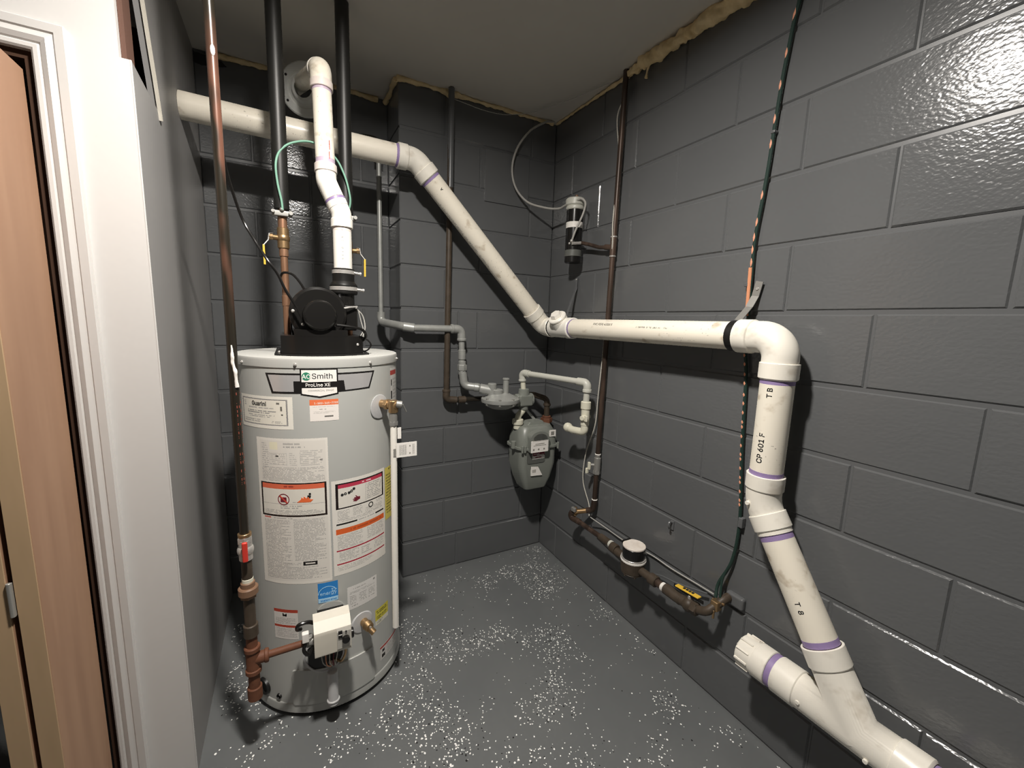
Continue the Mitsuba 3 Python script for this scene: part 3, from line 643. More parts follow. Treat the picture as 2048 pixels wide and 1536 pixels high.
# pictograms of the framed warning
put_on(big, flat(Point(0, 0).buffer(.0185, 24).difference(Point(0, 0).buffer(.0163, 24))), -121.0, .788, 'maroon')
put_on(big, flat([(-.010, -.008), (.010, -.008), (.009, .008), (-.009, .008)]), -121.0, .787, 'maroon')
put_on(big, flat([(-.0135, .0105), (-.0105, .0135), (.0135, -.0105), (.0105, -.0135)]), -121.0, .788, 'sign_red', .0014)
put_on(big, flat([(0, 0), (.012, .010), (.014, .017), (.019, .012), (.021, .020), (.028, .013), (.034, .018), (.038, .010), (.048, .008), (.040, .0)]), -112.0, .778, 'flame_orange')
put_on(big, flat(Point(0, 0).buffer(.0035, 8)), -103.6, .805, 'ink'); put_on(big, flat([(-.006, -.012), (.004, -.012), (.006, -.003), (-.004, -.002)]), -104.2, .803, 'ink')
put_on(red, flat([(0, 0), (.010, -.003), (.018, .001), (.024, .003), (.024, .011), (.016, .012), (.010, .018), (.008, .017), (.012, .011), (.004, .012), (.003, .010), (.010, .007), (0, .008), (-.001, .006), (.007, .004), (0, .002)]), -75.5, .757, 'maroon')
for i, (dx, dz) in enumerate(((0, 0), (.010, .002), (.022, .003), (.030, .007), (.038, .013))):
    put_on(red, flat(Point(0, 0).buffer(.0045, 8) if i % 2 == 0 else Point(0, 0).buffer(.0045, 8).difference(Point(0, 0).buffer(.002, 6))), -83.0 + math.degrees(dx / RT), .787 + dz, 'ink')
put_on(red, flat(Point(0, 0).buffer(.0095, 16).difference(Point(0, 0).buffer(.0068, 12))), -61.5, .725, 'ink')
# readable lettering
put_on(plm, meshkit.text_mesh('Guarini', .0125, .0003, True), -142.5, 1.0865, 'ink')
put_on(svc, meshkit.text_mesh('1-800-365-7799', .0056, .0003, True), -98.9, 1.0938, 'paper_white')
# brand badge: silver wings in a black frame, white shield
bd = put_on(wh, flat([(-.1683, .030), (-.0640, .030), (-.0640, .044), (.0430, .044), (.0430, .030), (.1690, .030), (.1480, -.027), (.0430, -.030), (.0430, -.036), (-.0105, -.046), (-.0640, -.036), (-.0640, -.032), (-.1500, -.032)]), -92.7, 1.160, 'badge_black', .0006, 'brand_badge', lab='black framed brand badge with silver wings and white shield')
put_on(bd, flat([(-.160, .0245), (-.064, .0245), (-.064, .006), (-.083, .006), (-.083, -.0265), (-.1445, -.0265)]), -92.7, 1.160, 'badge_silver', .0012, 'wing'); put_on(bd, flat([(.0430, .0245), (.1608, .0245), (.1435, -.0225), (.0640, -.0255), (.060, .006), (.0430, .006)]), -92.7, 1.160, 'badge_silver', .0012, 'wing')
put_on(bd, flat([(-.0600, .0405), (.0390, .0405), (.0390, .0035), (-.0600, .0035)]), -92.7, 1.160, 'paper_white', .0013, 'shield'); put_on(bd, flat([(-.0600, -.0150), (.0390, -.0150), (.0390, -.0325), (-.0105, -.0415), (-.0600, -.0325)]), -92.7, 1.160, 'paper_white', .0013, 'shield')
put_on(bd, flat(Point(0, 0).buffer(.0125, 24)), -102.8, 1.181, 'badge_green', .0018, 'emblem'); put_on(bd, meshkit.text_mesh('AO', .0125, .0003, True), -105.5, 1.1745, 'paper_white', .0024)
put_on(bd, meshkit.text_mesh('Smith', .0165, .0003), -99.6, 1.1735, 'ink', .0018); put_on(bd, meshkit.text_mesh('ProLine XE', .0100, .0003, True), -103.6, 1.1495, 'paper_white', .0014)
put_on(bd, meshkit.text_mesh('COMMERCIAL GRADE', .0050, .0003), -102.0, 1.1345, 'ink_grey', .0018)

# relief valve on the right with its white discharge pipe and tag
rv = put('relief_valve', cat([cyl(tz(-50, 1.072, .262), tz(-50, 1.072, .335), .014), cyl(tz(-50, 1.046, .318), tz(-50, 1.088, .318), .0165), hexprism(tz(-50, 1.072, .285), tdir(-50), .0185, .014)]), 'brass', wh, label='brass relief valve')
put('escutcheon', lathe([(0, .004), (.042, .004), (.0425, .0055), (.040, .0070), (.018, .0085), (0, .0085)], tz(-51.5, 1.062, RT - .004), tdir(-51.5), 36), 'tank_trim', wh, label='round grey trim ring')
RX = tz(-50, 0, .318)[:2]
put('lever', cat([cyl(tuple(tz(-50, 1.076, .330)), tuple(tz(-48, 1.074, .346)), .0125), cyl(tuple(tz(-47, 1.074, .344)), tuple(tz(-44.5, 1.045, .349)), .0022, n=10)]), 'zinc', rv)
put('adapter', cat([cyl((*RX, 1.012), (*RX, 1.048), .0135), hexprism((*RX, 1.000), (0, 0, 1), .0155, .016)]), 'zinc', rv)
put('discharge_pipe', cyl((*RX, .236), (*RX, 1.004), .0112, bev=.001), 'pvc_white', wh, label='straight white discharge pipe')
tg = put('tag', rbox(RX[0] + .006, RX[0] + .077, RX[1] - .0145, RX[1] - .0135, .888, .940, .0004, 1), 'paper_white', wh, label='white paper tag sticking out from the discharge pipe', smooth=False)
put('print', cat([bx(RX[0] + .016 + i * .0032, RX[0] + .0172 + i * .0032, RX[1] - .0150, RX[1] - .0143, .896, .932) for i in range(8)] + [bx(RX[0] + .062 + i * .004, RX[0] + .0635 + i * .004, RX[1] - .0150, RX[1] - .0143, .896, .932) for i in range(2)] + [bx(RX[0] + .050, RX[0] + .0545, RX[1] - .0150, RX[1] - .0143, q, q + .005) for q in (.898, .924)]), 'ink_grey', tg, smooth=False)
put('tag', rbox(RX[0] + .010, RX[0] + .023, RX[1] - .0135, RX[1] - .0125, .955, .995, .0004, 1), 'paper_white', wh, smooth=False)
put('tag', cat([bx(RX[0] - .004, RX[0] + .005, RX[1] - .0125, RX[1] - .0115, .892, .920)]), 'ink_grey', wh, smooth=False)

# drain cock, gas control, covers at the foot
put('escutcheon', lathe([(0, 0), (.038, 0), (.040, .002), (.036, .0065), (.016, .008), (0, .008)], tz(-71, .300, RT - .004), tdir(-71), 36), 'tank_trim', wh)
dv = put('drain_valve', cat([cyl(tz(-70, .300, .262), tz(-70, .300, .288), .014), cyl(tz(-70, .300, .286), tz(-69.5, .296, .306), .0175, .0155), cyl(tz(-69.5, .292, .300), tz(-68, .278, .318), .0105)]), 'brass', wh, label='brass drain valve')
put('screw', cyl(tz(-69.5, .299, .304), tz(-69.5, .299, .311), .004, n=12), 'steel', dv)
put('escutcheon', lathe([(0, .003), (.050, .003), (.0505, .0045), (.047, .006), (0, .0065)], tz(-93, .372, RT - .004), tdir(-93), 36), 'tank_grey', wh)
gv = put('gas_control', prism([(-.690, .305), (-.752, .305), (-.757, .311), (-.759, .380), (-.7560, .390), (-.728, .412), (-.690, .416)], 0, -1.305, -1.197), 'control_cream', wh, label='cream gas control box')
gp = put('control_panel', prism([(-.750, .318), (-.7615, .320), (-.7625, .378), (-.757, .389), (-.748, .389)], 0, -1.240, -1.199), 'control_grey', gv, smooth=False)
put('knob', cyl((-1.2145, -.760, .352), (-1.2145, -.774, .352), .0115), 'plastic_black', gp); put('window', bx(-1.2365, -1.2245, -.7645, -.760, .358, .382), 'plastic_black', gp, smooth=False); put('window', bx(-1.2355, -1.2255, -.7650, -.760, .3685, .3715), 'paper_white', gp, smooth=False)
put('led', cyl((-1.2135, -.760, .377), (-1.2135, -.7655, .377), .0025, n=10), 'plastic_black', gp)
put('bracket', bx(-1.290, -1.210, -.700, -.640, .325, .400), 'plastic_black', gv, smooth=False)
put('plug', cat([rbox(-1.338, -1.318, -.730, -.712, .350, .382, .003, 1)]), 'paper_white', gv, label='white plug')
put('cable', cat([tube(spline([(-1.328, -.720, .352), (-1.334, -.726, .325), (-1.322, -.724, .305), (-1.305, -.712, .318)], 10), .0055, 10), tube(spline([(-1.340, -.690, .375), (-1.350, -.700, .385), (-1.345, -.710, .405), (-1.318, -.708, .405), (-1.300, -.700, .390)], 10), .006, 10)]), 'plastic_black', gv)
put('knob_side', cyl((-1.198, -.735, .345), (-1.188, -.735, .345), .016), 'plastic_black', gv)
for i in range(5):
    x = -1.286 + .014 * i
    put('wire', tube(spline([(x, -.715, .312), (x + .004 - .004 * i, -.735, .268 - .006 * (i % 2)), (-1.262 + .004 * i, -.720, .235), (-1.262 + .004 * i, -.690, .228)], 10), .0016, 8), ('grey_wire', 'bare_copper', 'pale_wire', 'maroon', 'pale_wire')[i], gv)
put('gas_tube', tube(spline([(-1.235, -.715, .312), (-1.212, -.722, .280), (-1.224, -.708, .232), (-1.240, -.680, .220)], 10), .004, 10), 'brass', gv)
def tank_patch(t0, t1, z0, z1, h, matname, name, lab=None, parent=wh):
    L = math.radians(t1 - t0) * RT; return put(name, wrap(flat(sbox(0, 0, L, z1 - z0).buffer(-.008).buffer(.008), h), t0, z0), matname, parent, label=lab, smooth=False)
op = put('burner_opening', wrap(flat(Point(0, 0).buffer(.058, 20).intersection(sbox(-.05, -.06, .055, .06)), .003), -98.5, .232), 'plastic_black', wh, label='dark burner opening below the gas control', smooth=False)
put('opening_rim', wrap(flat(Point(0, 0).buffer(.064, 24).difference(Point(0, 0).buffer(.058, 20)).intersection(sbox(-.07, -.064, .07, .07)), .007), -98.5, .232), 'tank_trim', op, smooth=False)
tank_patch(-121, -62, .052, .182, .006, 'tank_grey', 'access_cover', 'grey curved access cover')
tb = put('drain_tube', cat([cyl(tz(-93.5, .190, .300), tz(-93.5, .078, .312), .0165), cyl(tz(-93.5, .095, .309), tz(-93.5, .088, .310), .0205)]), 'tank_trim', wh, label='short grey tube pointing down')
put('port', lathe([(0, .004), (.018, .004), (.022, .010), (.028, .010), (.030, 0)], tz(-148, .085, RT - .002), tdir(-148), 28), 'rubber_black', wh, label='round black rubber port'); put('port', lathe([(0, .002), (.006, .002), (.008, .006), (.010, 0)], tz(-133, .072, RT - .001), tdir(-133), 16), 'rubber_black', wh)

# blower assembly on the lid
bl = put('blower_base', None or (lambda P: prism(P, 2, HT, 1.300))([(C0[0] + .188 * math.cos(t), C0[1] + .188 * math.sin(t)) for t in np.radians(np.linspace(-131, -48, 24))] + [(C0[0] + .120, -.24), (C0[0] - .122, -.24)]), 'plastic_black', wh, label='black blower base')
put('raised_rim', prism([(C0[0] + .1885 * math.cos(t), C0[1] + .1885 * math.sin(t)) for t in np.radians(np.linspace(-116.5, -67, 16))] + [(C0[0] + .072, -.30), (C0[0] - .084, -.30)], 2, 1.299, 1.320), 'plastic_black', bl)
put('flange', prism([(C0[0] + .205 * math.cos(t), C0[1] + .205 * math.sin(t)) for t in np.radians(np.linspace(-134, -45, 24))] + [(C0[0] + .145, -.23), (C0[0] - .140, -.23)], 2, HT - .001, HT + .005), 'plastic_black', bl)
for (x, y, z) in ((-1.362, -.505, 1.245), (-1.128, -.545, 1.272), (-1.104, -.50, 1.245)): put('screw', ball((x, y, z), .0055, 1), 'steel', bl)
HC = A(-1.243, -.470, 1.372)
vo = put('blower_housing', lathe([(0, 0), (.078, 0), (.086, .004), (.088, .010), (.088, .085), (.086, .091), (.078, .096), (0, .096)], HC + A(0, .045, 0), (0, -1, 0), 56), 'plastic_black', wh, label='black round fan housing')
put('motor', lathe([(0, 0), (.050, 0), (.050, .060), (.047, .068), (.042, .073), (0, .075)], HC + A(0.0, -.050, -.006), (0, -1, 0), 48), 'plastic_black', vo, label='black motor with a round end')
put('motor_bracket', prism([(-1.273, 1.345), (-1.253, 1.408), (-1.235, 1.408), (-1.212, 1.345)], 1, -.545, -.525), 'plastic_black', vo, smooth=False)
for (x, z) in ((-1.2445, 1.4085), (-1.292, 1.336), (-1.197, 1.335), (-1.280, 1.440), (-1.223, 1.394), (-1.319, 1.378)): put('bolt', ball((x, -.545 if z < 1.43 else -.50, z), .0058, 1), 'steel', vo)
put('outlet_box', cat([rbox(-1.200, -1.118, -.500, -.400, 1.318, 1.405, .008), cyl((-1.158, -.450, 1.395), (-1.158, -.450, 1.455), .0365)]), 'plastic_black', vo)
put('bolt', cat([ball((-1.198, -.506, 1.412), .0055, 1), ball((-1.190, -.506, 1.392), .005, 1), ball((-1.124, -.505, 1.397), .005, 1)]), 'steel', vo)
put('wire_guard', tube(spline([(-1.196, -.512, 1.408), (-1.184, -.516, 1.402), (-1.165, -.516, 1.394), (-1.145, -.514, 1.397), (-1.120, -.505, 1.400)], 8), .0032, 8), 'steel', vo)
VX, VY = -1.156, -.450
cpg = put('vent_coupling', lathe([(0, 0), (.043, 0), (.0455, .004), (.0455, .030), (.044, .034), (.036, .044), (.0355, .060), (.0365, .066), (.0365, .086), (.031, .088), (0, .088)], (VX, VY, 1.442), (0, 0, 1), 40), 'rubber_black', wh, label='black rubber vent coupling')
for z, r in ((1.4545, .0462), (1.511, .0372)):
    cl = put('hose_clamp', ring((VX, VY, z), (VX, VY, z + .013), r, r - .003), 'steel', cpg, label='steel hose clamp')
    put('clamp_screw', cat([cyl((VX + r - .004, VY - .012, z + .0065), (VX + r + .016, VY - .012, z + .0045), .0048, n=12), cyl((VX + r + .014, VY - .012, z + .005), (VX + r + .021, VY - .012, z + .004), .0062, n=10)]), 'steel', cl)
put('hose', cat([tube(spline([(-1.124, -.470, 1.398), (-1.098, -.465, 1.372), (-1.090, -.468, 1.330), (-1.100, -.475, 1.292)], 10), .0022, 8), tube(spline([(-1.112, -.470, 1.39), (-1.104, -.470, 1.352), (-1.098, -.475, 1.318), (-1.112, -.480, 1.292)], 10), .0018, 8)]), 'grey_wire', wh)
put('wire', cat([tube(spline([(-1.196, -.555, 1.337), (-1.150, -.560, 1.332), (-1.112, -.555, 1.322), (-1.098, -.535, 1.300), (-1.106, -.520, 1.284)], 10), .0045, 10), tube(spline([(-1.118, -.525, 1.300), (-1.090, -.515, 1.286), (-1.078, -.510, 1.268), (-1.092, -.515, 1.250), (-1.115, -.525, 1.247)], 10), .0028, 8)]), 'plastic_black', wh)
put('wire', tube(spline([(-1.318, -.460, 1.378), (-1.325, -.455, 1.33), (-1.320, -.45, 1.300)], 8), .003, 8), 'plastic_black', wh)

# power cord of the heater, up to the riser
pc = solid('power_cord', 'black power cord looping from the blower up towards the pipe riser', 'cord', cat([
    tube(spline([(-1.290, -.548, 1.345), (-1.312, -.55, 1.396), (-1.338, -.55, 1.444), (-1.356, -.55, 1.488), (-1.381, -.55, 1.527), (-1.411, -.52, 1.582), (-1.445, -.50, 1.655), (-1.470, -.56, 1.765), (-1.474, -.66, 1.85)], 12), .0042, 10)]), 'plastic_black')
solid('cord_loop', 'short black cord arching from the copper pipe to the fan housing', 'cord', tube(spline([(-1.350, -.425, 1.490), (-1.340, -.450, 1.502), (-1.315, -.470, 1.497), (-1.294, -.480, 1.472), (-1.278, -.485, 1.442)], 12), .0038, 10), 'plastic_black')

# ------------------------------------------------------------------ plastic vent pipe from the blower to the wall
vp = thing('vent_pipe', 'white two inch plastic vent pipe rising from the blower to the wall flange', 'vent pipe')
R2 = .03015
U0, U1, U2, U3, U4 = A(VX, VY, 1.505), A(VX, VY, 1.712), A(-1.199, -.430, 1.815), A(-1.203, -.400, 2.178), A(-1.262, .235, 2.375)
e01, e12, e23, e34 = unit(U1 - U0), unit(U2 - U1), unit(U3 - U2), unit(U4 - U3)
def vseg(a, b, m): return put('pipe', cyl(a, b, R2, bev=.001, n=36), m, vp)
def vhub(p, d, L=.026, m='pvc_white', r=.0355):
    return put('hub', lathe([(r - .005, 0), (r - .001, 0), (r, .001), (r, L - .002), (r - .0015, L), (r - .005, L + .002)], A(*p), unit(d), 36), m, vp)
def vprim(p, d, L=.008, m='primer_light', r=.0305): return put('primer_band', lathe([(r - .001, 0), (r, 0), (r, L), (r - .001, L)], A(*p), unit(d), 36), m, vp, label='purple primer band')
vseg(U0, U1 - e01 * .02, 'pvc_white'); put('elbow', tube(fillet([U1 - e01 * .035, U1, U1 + e12 * .05], .05, 10), .0325, 32), 'pvc_white', vp)
vhub(U1 - e01 * .046, e01, .028); vprim(U1 - e01 * .058, e01, .012, 'pvc_pink')
vprim(U1 + e12 * .044, e12, .007, 'primer_purple', .0336); vhub(U1 + e12 * .022, e12, .022, r=.0338)
put('elbow', tube(fillet([U2 - e12 * .06, U2, U2 + e23 * .045], .05, 10), .0325, 32), 'pvc_white', vp); vhub(U2 + e23 * .028, e23, .026, 'pvc_pink'); vprim(U2 + e23 * .056, e23, .014, 'primer_light')
vseg(U2 + e23 * .03, U3 - e23 * .05, 'pvc_cream'); vprim(U3 - e23 * .078, e23, .010, 'primer_light'); vhub(U3 - e23 * .070, e23, .026, 'pvc_pink')
put('elbow', tube(fillet([U3 - e23 * .055, U3, U3 + e34 * .06], .045, 12), .0335, 32), 'pvc_cream', vp); vhub(U3 + e34 * .040, e34, .026, 'pvc_white')
vseg(U3 + e34 * .04, U4, 'pvc_cream')
put('stamp', on_cylinder(glyphs(9, .006, 21, gap=2.6), U0, up, EYE - U0, R2 + .0002, .055, -.10), 'ink_grey', vp, smooth=False)
put('red_mark', on_cylinder(cat([trimesh.creation.extrude_polygon(sbox(0, 0, .030, .0022), .0003, engine='earcut'), trimesh.creation.extrude_polygon(sbox(-.030, .002, -.006, .004), .0003, engine='earcut')]), U2, e23, EYE - U2, R2 + .0003, .095, -.55), 'sign_red', vp, smooth=False)
FC = U3 + (U4 - U3) * ((0.0 - U3[1]) / (U4[1] - U3[1]))
fl = thing('pipe_flange', 'round white metal flange on the vent pipe close to the ceiling', 'flange')
put('plate', lathe([(.034, .030), (.044, .028), (.052, .010), (.066, .004), (.070, .012), (.094, .012), (.099, .008), (.100, 0), (.094, -.002), (.070, -.002), (.034, .0)], FC + A(.012, 0, -.026), unit((-.45, -1, -.22)), 56), 'flange_white', fl)
fn_ = unit((-.45, -1, -.22)); fu = unit(np.cross(fn_, (0, 0, 1))); fv_ = np.cross(fu, fn_)
for t in (35, 155, 215, 330):
    q = FC + A(.012, 0, -.026) + .083 * (math.cos(math.radians(t)) * fu + math.sin(math.radians(t)) * fv_); put('bolt_hole', cyl(q + fn_ * .008, q + fn_ * .0128, .0052, n=12), 'ink', fl)

# ------------------------------------------------------------------ iron gas riser beside the heater
gr = thing('gas_riser', 'black iron gas pipe standing left of the water heater, red valve near its foot', 'gas pipe')
GX, GY = -1.4715, -.70
put('pipe', cyl((GX, GY, .735), (GX, GY, CEIL), .0120, bev=.0005), 'iron_black', gr)
put('stamp', on_cylinder(glyphs(24, .013, 31, gap=1.25), (GX, GY, 0), (0, 0, -1), EYE - A(GX, GY, 1.0), .0122, -1.175, .15), 'stamp_red', gr, label='red stamped letters', smooth=False)
put('sealant', foam_mesh([(GX + .000, GY - .012, 1.280), (GX + .001, GY - .0115, 1.245), (GX + .005, GY - .0115, 1.205), (GX + .007, GY - .010, 1.165)], [.004, .0085, .0080, .0055], 17, 60, .75), 'paper_white', gr, label='smear of white sealant')
for z in (1.995, 2.20): put('sealant', ball((GX - .006 + (.008 if z < 2.1 else 0), GY - .0115, z), .0065, 2, (.8, .6, 2.0)).apply_translation((0, 0, 0)) if False else ball((0, 0, 0), .0065, 2, (.8, .6, 2.0)).apply_translation((GX - .004 + (.007 if z < 2.1 else 0), GY - .0115, z)), 'paper_white', gr)
vl = put('ball_valve', cat([hexprism((GX, GY, .728), (0, 0, -1), .0195, .020), ball((GX, GY, .686), .0215, 3), cyl((GX, GY, .655), (GX, GY, .720), .0175)]), 'steel', gr, label='chrome ball valve')
put('collar', ring((GX, GY, .728), (GX, GY, .738), .0175, .012), 'brass', vl)
put('handle', cat([rbox(GX - .006, GX + .008, GY - .034, GY - .024, .662, .722, .004), cyl((GX, GY - .026, .690), (GX, GY - .012, .690), .006)]), 'red_grip', vl, label='red lever handle')
put('pipe', cyl((GX, GY, .595), (GX, GY, .662), .0140), 'iron_brown', gr); put('tape', cyl((GX, GY, .581), (GX, GY, .598), .0150), 'ivory_paint', gr, label='band of pale thread tape')
put('union', cat([cyl((GX, GY, .545), (GX, GY, .570), .0260), hexprism((GX, GY, .536), (0, 0, 1), .0225, .014), cyl((GX, GY, .566), (GX, GY, .586), .0185)]), 'iron_tan', gr, label='tan pipe union')
put('pipe', cyl((GX, GY, .430), (GX, GY, .54), .0150), 'iron_brown', gr)
put('coupling', cat([cyl((GX, GY, .408), (GX, GY, .448), .0195)]), 'iron_brown', gr)
put('tee', cat([cyl((GX, GY, .286), (GX, GY, .372), .0185), cyl((GX, GY, .358), (GX, GY, .374), .0215), cyl((GX, GY, .284), (GX, GY, .300), .0215), cyl((GX, GY, .329), (GX + .040, GY, .329), .0175), cyl((GX + .030, GY, .329), (GX + .042, GY, .329), .0205)]), 'iron_rust', gr, label='rusty pipe tee')
put('pipe', cyl((GX, GY, .370), (GX, GY, .412), .0150), 'iron_rust', gr)
put('pipe', cyl((GX + .03, GY, .329), (-1.315, GY, .331), .0108), 'iron_rust', gr, label='rusty branch to the gas control')
put('elbow_union', cat([cyl((-1.330, GY, .331), (-1.300, GY, .331), .0150), cyl((-1.318, GY, .318), (-1.318, GY, .352), .0125)]), 'zinc', gr)
put('pipe', cyl((GX, GY, .225), (GX, GY, .29), .0155), 'iron_rust', gr); put('cap', cyl((GX, GY, .196), (GX, GY, .238), .0200), 'iron_rust', gr)

# ------------------------------------------------------------------ insulated water pipes over the heater
def water_pipe(x, y, zi, label, valve_z, side, bot):
    w = thing('water_pipe', label, 'water pipe')
    put('insulation', cyl((x, y, zi), (x + .002, y, CEIL), .0230, bev=.002), 'insulation_black', w, label='black foam sleeve')
    put('pipe', cyl((x, y, bot), (x, y, zi + .03), .0113), 'copper_old', w, label='bare copper pipe')
    put('solder_joint', cat([cyl((x, y, valve_z - .060), (x, y, valve_z - .030), .0142), cyl((x, y, valve_z + .028), (x, y, valve_z + .068), .0142), cyl((x, y, 1.395), (x, y, 1.43), .0130)]), 'copper_old', w)
    v = put('ball_valve', cat([cyl((x, y, valve_z - .034), (x, y, valve_z + .034), .0180), ball((x, y, valve_z), .0205, 3), cyl((x, y, valve_z), (x + side * .034, y - .010, valve_z), .0085), hexprism((x + side * .030, y - .010, valve_z), (side, 0, 0), .0105, .012)]), 'brass', w, label='brass ball valve')
    hx = x + side * .040
    put('lever', ribbon([A(hx - side * .010, y - .014, valve_z + .012), A(hx, y - .014, valve_z + .010), A(hx + side * .004, y - .014, valve_z - .012), A(hx + side * .018, y - .016, valve_z - .030)], .010, .0035), 'steel', v, smooth=False)
    put('grip', ribbon([A(hx + side * .018, y - .016, valve_z - .028), A(hx + side * .017, y - .018, valve_z - .092)], .009, .006), 'yellow_grip', v, label='yellow lever grip', smooth=False)
    c = put('ground_clamp', cat([rbox(x - .030, x + .030, y - .024, y - .012, zi - .024, zi - .006, .003, 1), cyl((x - .026, y - .018, zi - .012), (x - .026, y - .034, zi - .012), .0055, n=12), cyl((x + .026, y - .018, zi - .014), (x + .026, y - .036, zi - .014), .007, n=12), ball((x, y - .026, zi - .004), .007, 1), rbox(x - .016, x + .016, y - .014, y + .016, zi - .022, zi - .008, .003, 1)]), 'zinc', w, label='grey bronze ground clamp')
    return w
water_pipe(-1.336, -.39, 1.712, 'black insulated water pipe left of the vent, ending in copper and a yellow valve', 1.620, -1, HT - .01)
water_pipe(-1.128, -.35, 1.735, 'black insulated water pipe right of the vent, its yellow valve half hidden', 1.608, 1, HT - .01)
solid('ground_wire', 'green ground wire arching between the two insulated water pipes', 'wire', tube(spline([(-1.334, -.419, 1.706), (-1.336, -.42, 1.735), (-1.345, -.42, 1.790), (-1.347, -.42, 1.848), (-1.332, -.41, 1.893), (-1.294, -.40, 1.928), (-1.232, -.385, 1.946), (-1.168, -.385, 1.915), (-1.136, -.385, 1.860), (-1.120, -.385, 1.797), (-1.119, -.380, 1.762), (-1.128, -.374, 1.732)], 12), .0036, 12), 'green_wire')

# ------------------------------------------------------------------ gas piping on the block wall
gp_ = thing('gas_pipe', 'grey galvanised gas pipe from the recess around the block corner to the regulator', 'gas pipe')
put('pipe', cyl((-.920, .12, 1.372), (-.920, .12, 2.14), .0115), 'galvanised', gp_)
put('elbow', cat([tube(fillet([(-.920, .12, 2.12), (-.920, .12, 2.19), (-.99, .13, 2.19)], .03), .020, 18), cyl((-1.06, .135, 2.19), (-.97, .128, 2.19), .0165)]), 'iron_black', gp_, label='black elbow under the ceiling')
put('elbow', tube(fillet([(-.920, .12, 1.395), (-.920, .12, 1.345), (-.848, -.048, 1.328), (-.80, -.060, 1.323)], [.030, .05]), .0195, 20), 'galvanised', gp_)
put('elbow', cyl((-.852, -.047, 1.3275), (-.800, -.060, 1.3225), .0215), 'galvanised', gp_)
put('pipe', cyl((-.81, -.060, 1.3225), (-.585, -.060, 1.3225), .0166), 'galvanised', gp_)
put('elbow', cat([tube(fillet([(-.612, -.060, 1.3225), (-.562, -.060, 1.3225), (-.559, -.060, 1.262)], .032), .0205, 20), cyl((-.618, -.06, 1.3225), (-.604, -.06, 1.3225), .0235), cyl((-.559, -.06, 1.262), (-.559, -.06, 1.276), .0235)]), 'galvanised', gp_)
put('pipe', cyl((-.556, -.062, 1.10), (-.559, -.060, 1.27), .0150), 'galvanised', gp_)
put('union', cat([cyl((-.5565, -.062, 1.168), (-.5575, -.062, 1.218), .0190), hexprism((-.5555, -.063, 1.112), (0, 0, 1), .0245, .030), cyl((-.555, -.063, 1.090), (-.556, -.063, 1.16), .0190)]), 'galvanised', gp_)
put('elbow', cat([tube(fillet([(-.553, -.065, 1.10), (-.545, -.070, 1.032), (-.475, -.105, 1.025)], .030), .0205, 20), cyl((-.500, -.093, 1.0265), (-.478, -.104, 1.0255), .0225)]), 'galvanised', gp_)
rg = thing('gas_regulator', 'grey gas regulator with flat round body left of the gas meter', 'regulator')
RC = A(-.375, -.150, 0)
put('body', lathe([(0, .918), (.050, .920), (.078, .934), (.088, .950), (.100, .954), (.101, .962), (.100, .972), (.086, .976), (.052, .995), (0, 1.0)], RC, (0, 0, 1), 40), 'galvanised', rg)
for i in range(8): t = i * math.pi / 4 + .3; put('bolt', cyl(RC + A(.092 * math.cos(t), .092 * math.sin(t), .944), RC + A(.092 * math.cos(t), .092 * math.sin(t), .980), .0065, n=12), 'zinc', rg)
put('vent_stack', cat([cyl((-.345, -.150, .985), (-.345, -.150, 1.074), .0150), cyl((-.345, -.150, 1.066), (-.345, -.150, 1.076), .0180)]), 'galvanised', rg)
put('inlet', cat([cyl((-.478, -.112, 1.022), (-.410, -.140, 1.010), .026), cyl((-.420, -.140, .975), (-.420, -.140, 1.050), .0225), cyl((-.395, -.150, .985), (-.395, -.150, 1.020), .03)]), 'galvanised', rg)
put('outlet', cyl((-.290, -.150, .958), (-.235, -.138, .955), .0180), 'meter_grey', rg)

cr = thing('outlet_pipe', 'pale grey gas pipe from the meter cross to a valve on the right wall', 'gas pipe')
put('cross', cat([rbox(-.266, -.184, -.168, -.104, .920, .982, .010), cyl((-.226, -.134, .972), (-.226, -.134, 1.012), .0320, .0280), cyl((-.276, -.136, .952), (-.258, -.135, .952), .034), cyl((-.194, -.134, .952), (-.174, -.134, .952), .034), cyl((-.226, -.134, .898), (-.226, -.134, .925), .0260)]), 'meter_grey', cr, label='grey iron cross')
put('pipe', cyl((-.2285, -.134, 1.0), (-.236, -.132, 1.075), .0135), 'ivory_paint', cr)
o0, o1, o2 = A(-.238, -.130, 1.098), A(-.100, -.512, 1.092), A(-.100, -.508, .985)
put('elbow', cat([tube(fillet([(-.236, -.132, 1.058), o0 + A(0, 0, .002), o0 + unit(o1 - o0) * .05], .026), .0185, 18), cyl((-.2365, -.132, 1.052), (-.2368, -.132, 1.064), .0205)]), 'grey_paint', cr)
put('pipe', cyl(o0 + unit(o1 - o0) * .03, o1 - unit(o1 - o0) * .03, .0145), 'grey_paint', cr)
put('elbow', cat([tube(fillet([o1 - unit(o1 - o0) * .055, o1, o1 + A(0, .002, -.045)], .028), .0190, 18), cyl(o1 + A(0, .001, -.030), o1 + A(0, .001, -.046), .0215)]), 'grey_paint', cr)
put('pipe', cyl((-.100, -.510, 1.05), (-.100, -.508, .99), .0150), 'grey_paint', cr)
gv2 = put('gas_valve', cat([cyl((-.100, -.508, .965), (-.100, -.508, 1.002), .0240), cyl((-.100, -.508, .885), (-.100, -.508, .97), .0200), cyl((-.130, -.520, .925), (-.070, -.496, .925), .0120), rbox(-.122, -.112, -.545, -.520, .910, .940, .004, 1), rbox(-.088, -.078, -.490, -.466, .912, .942, .004, 1)]), 'ivory_paint', cr, label='chipped cream gas valve')
put('plug', ball((-.119, -.520, .925), .0055, 1), 'ink', gv2)
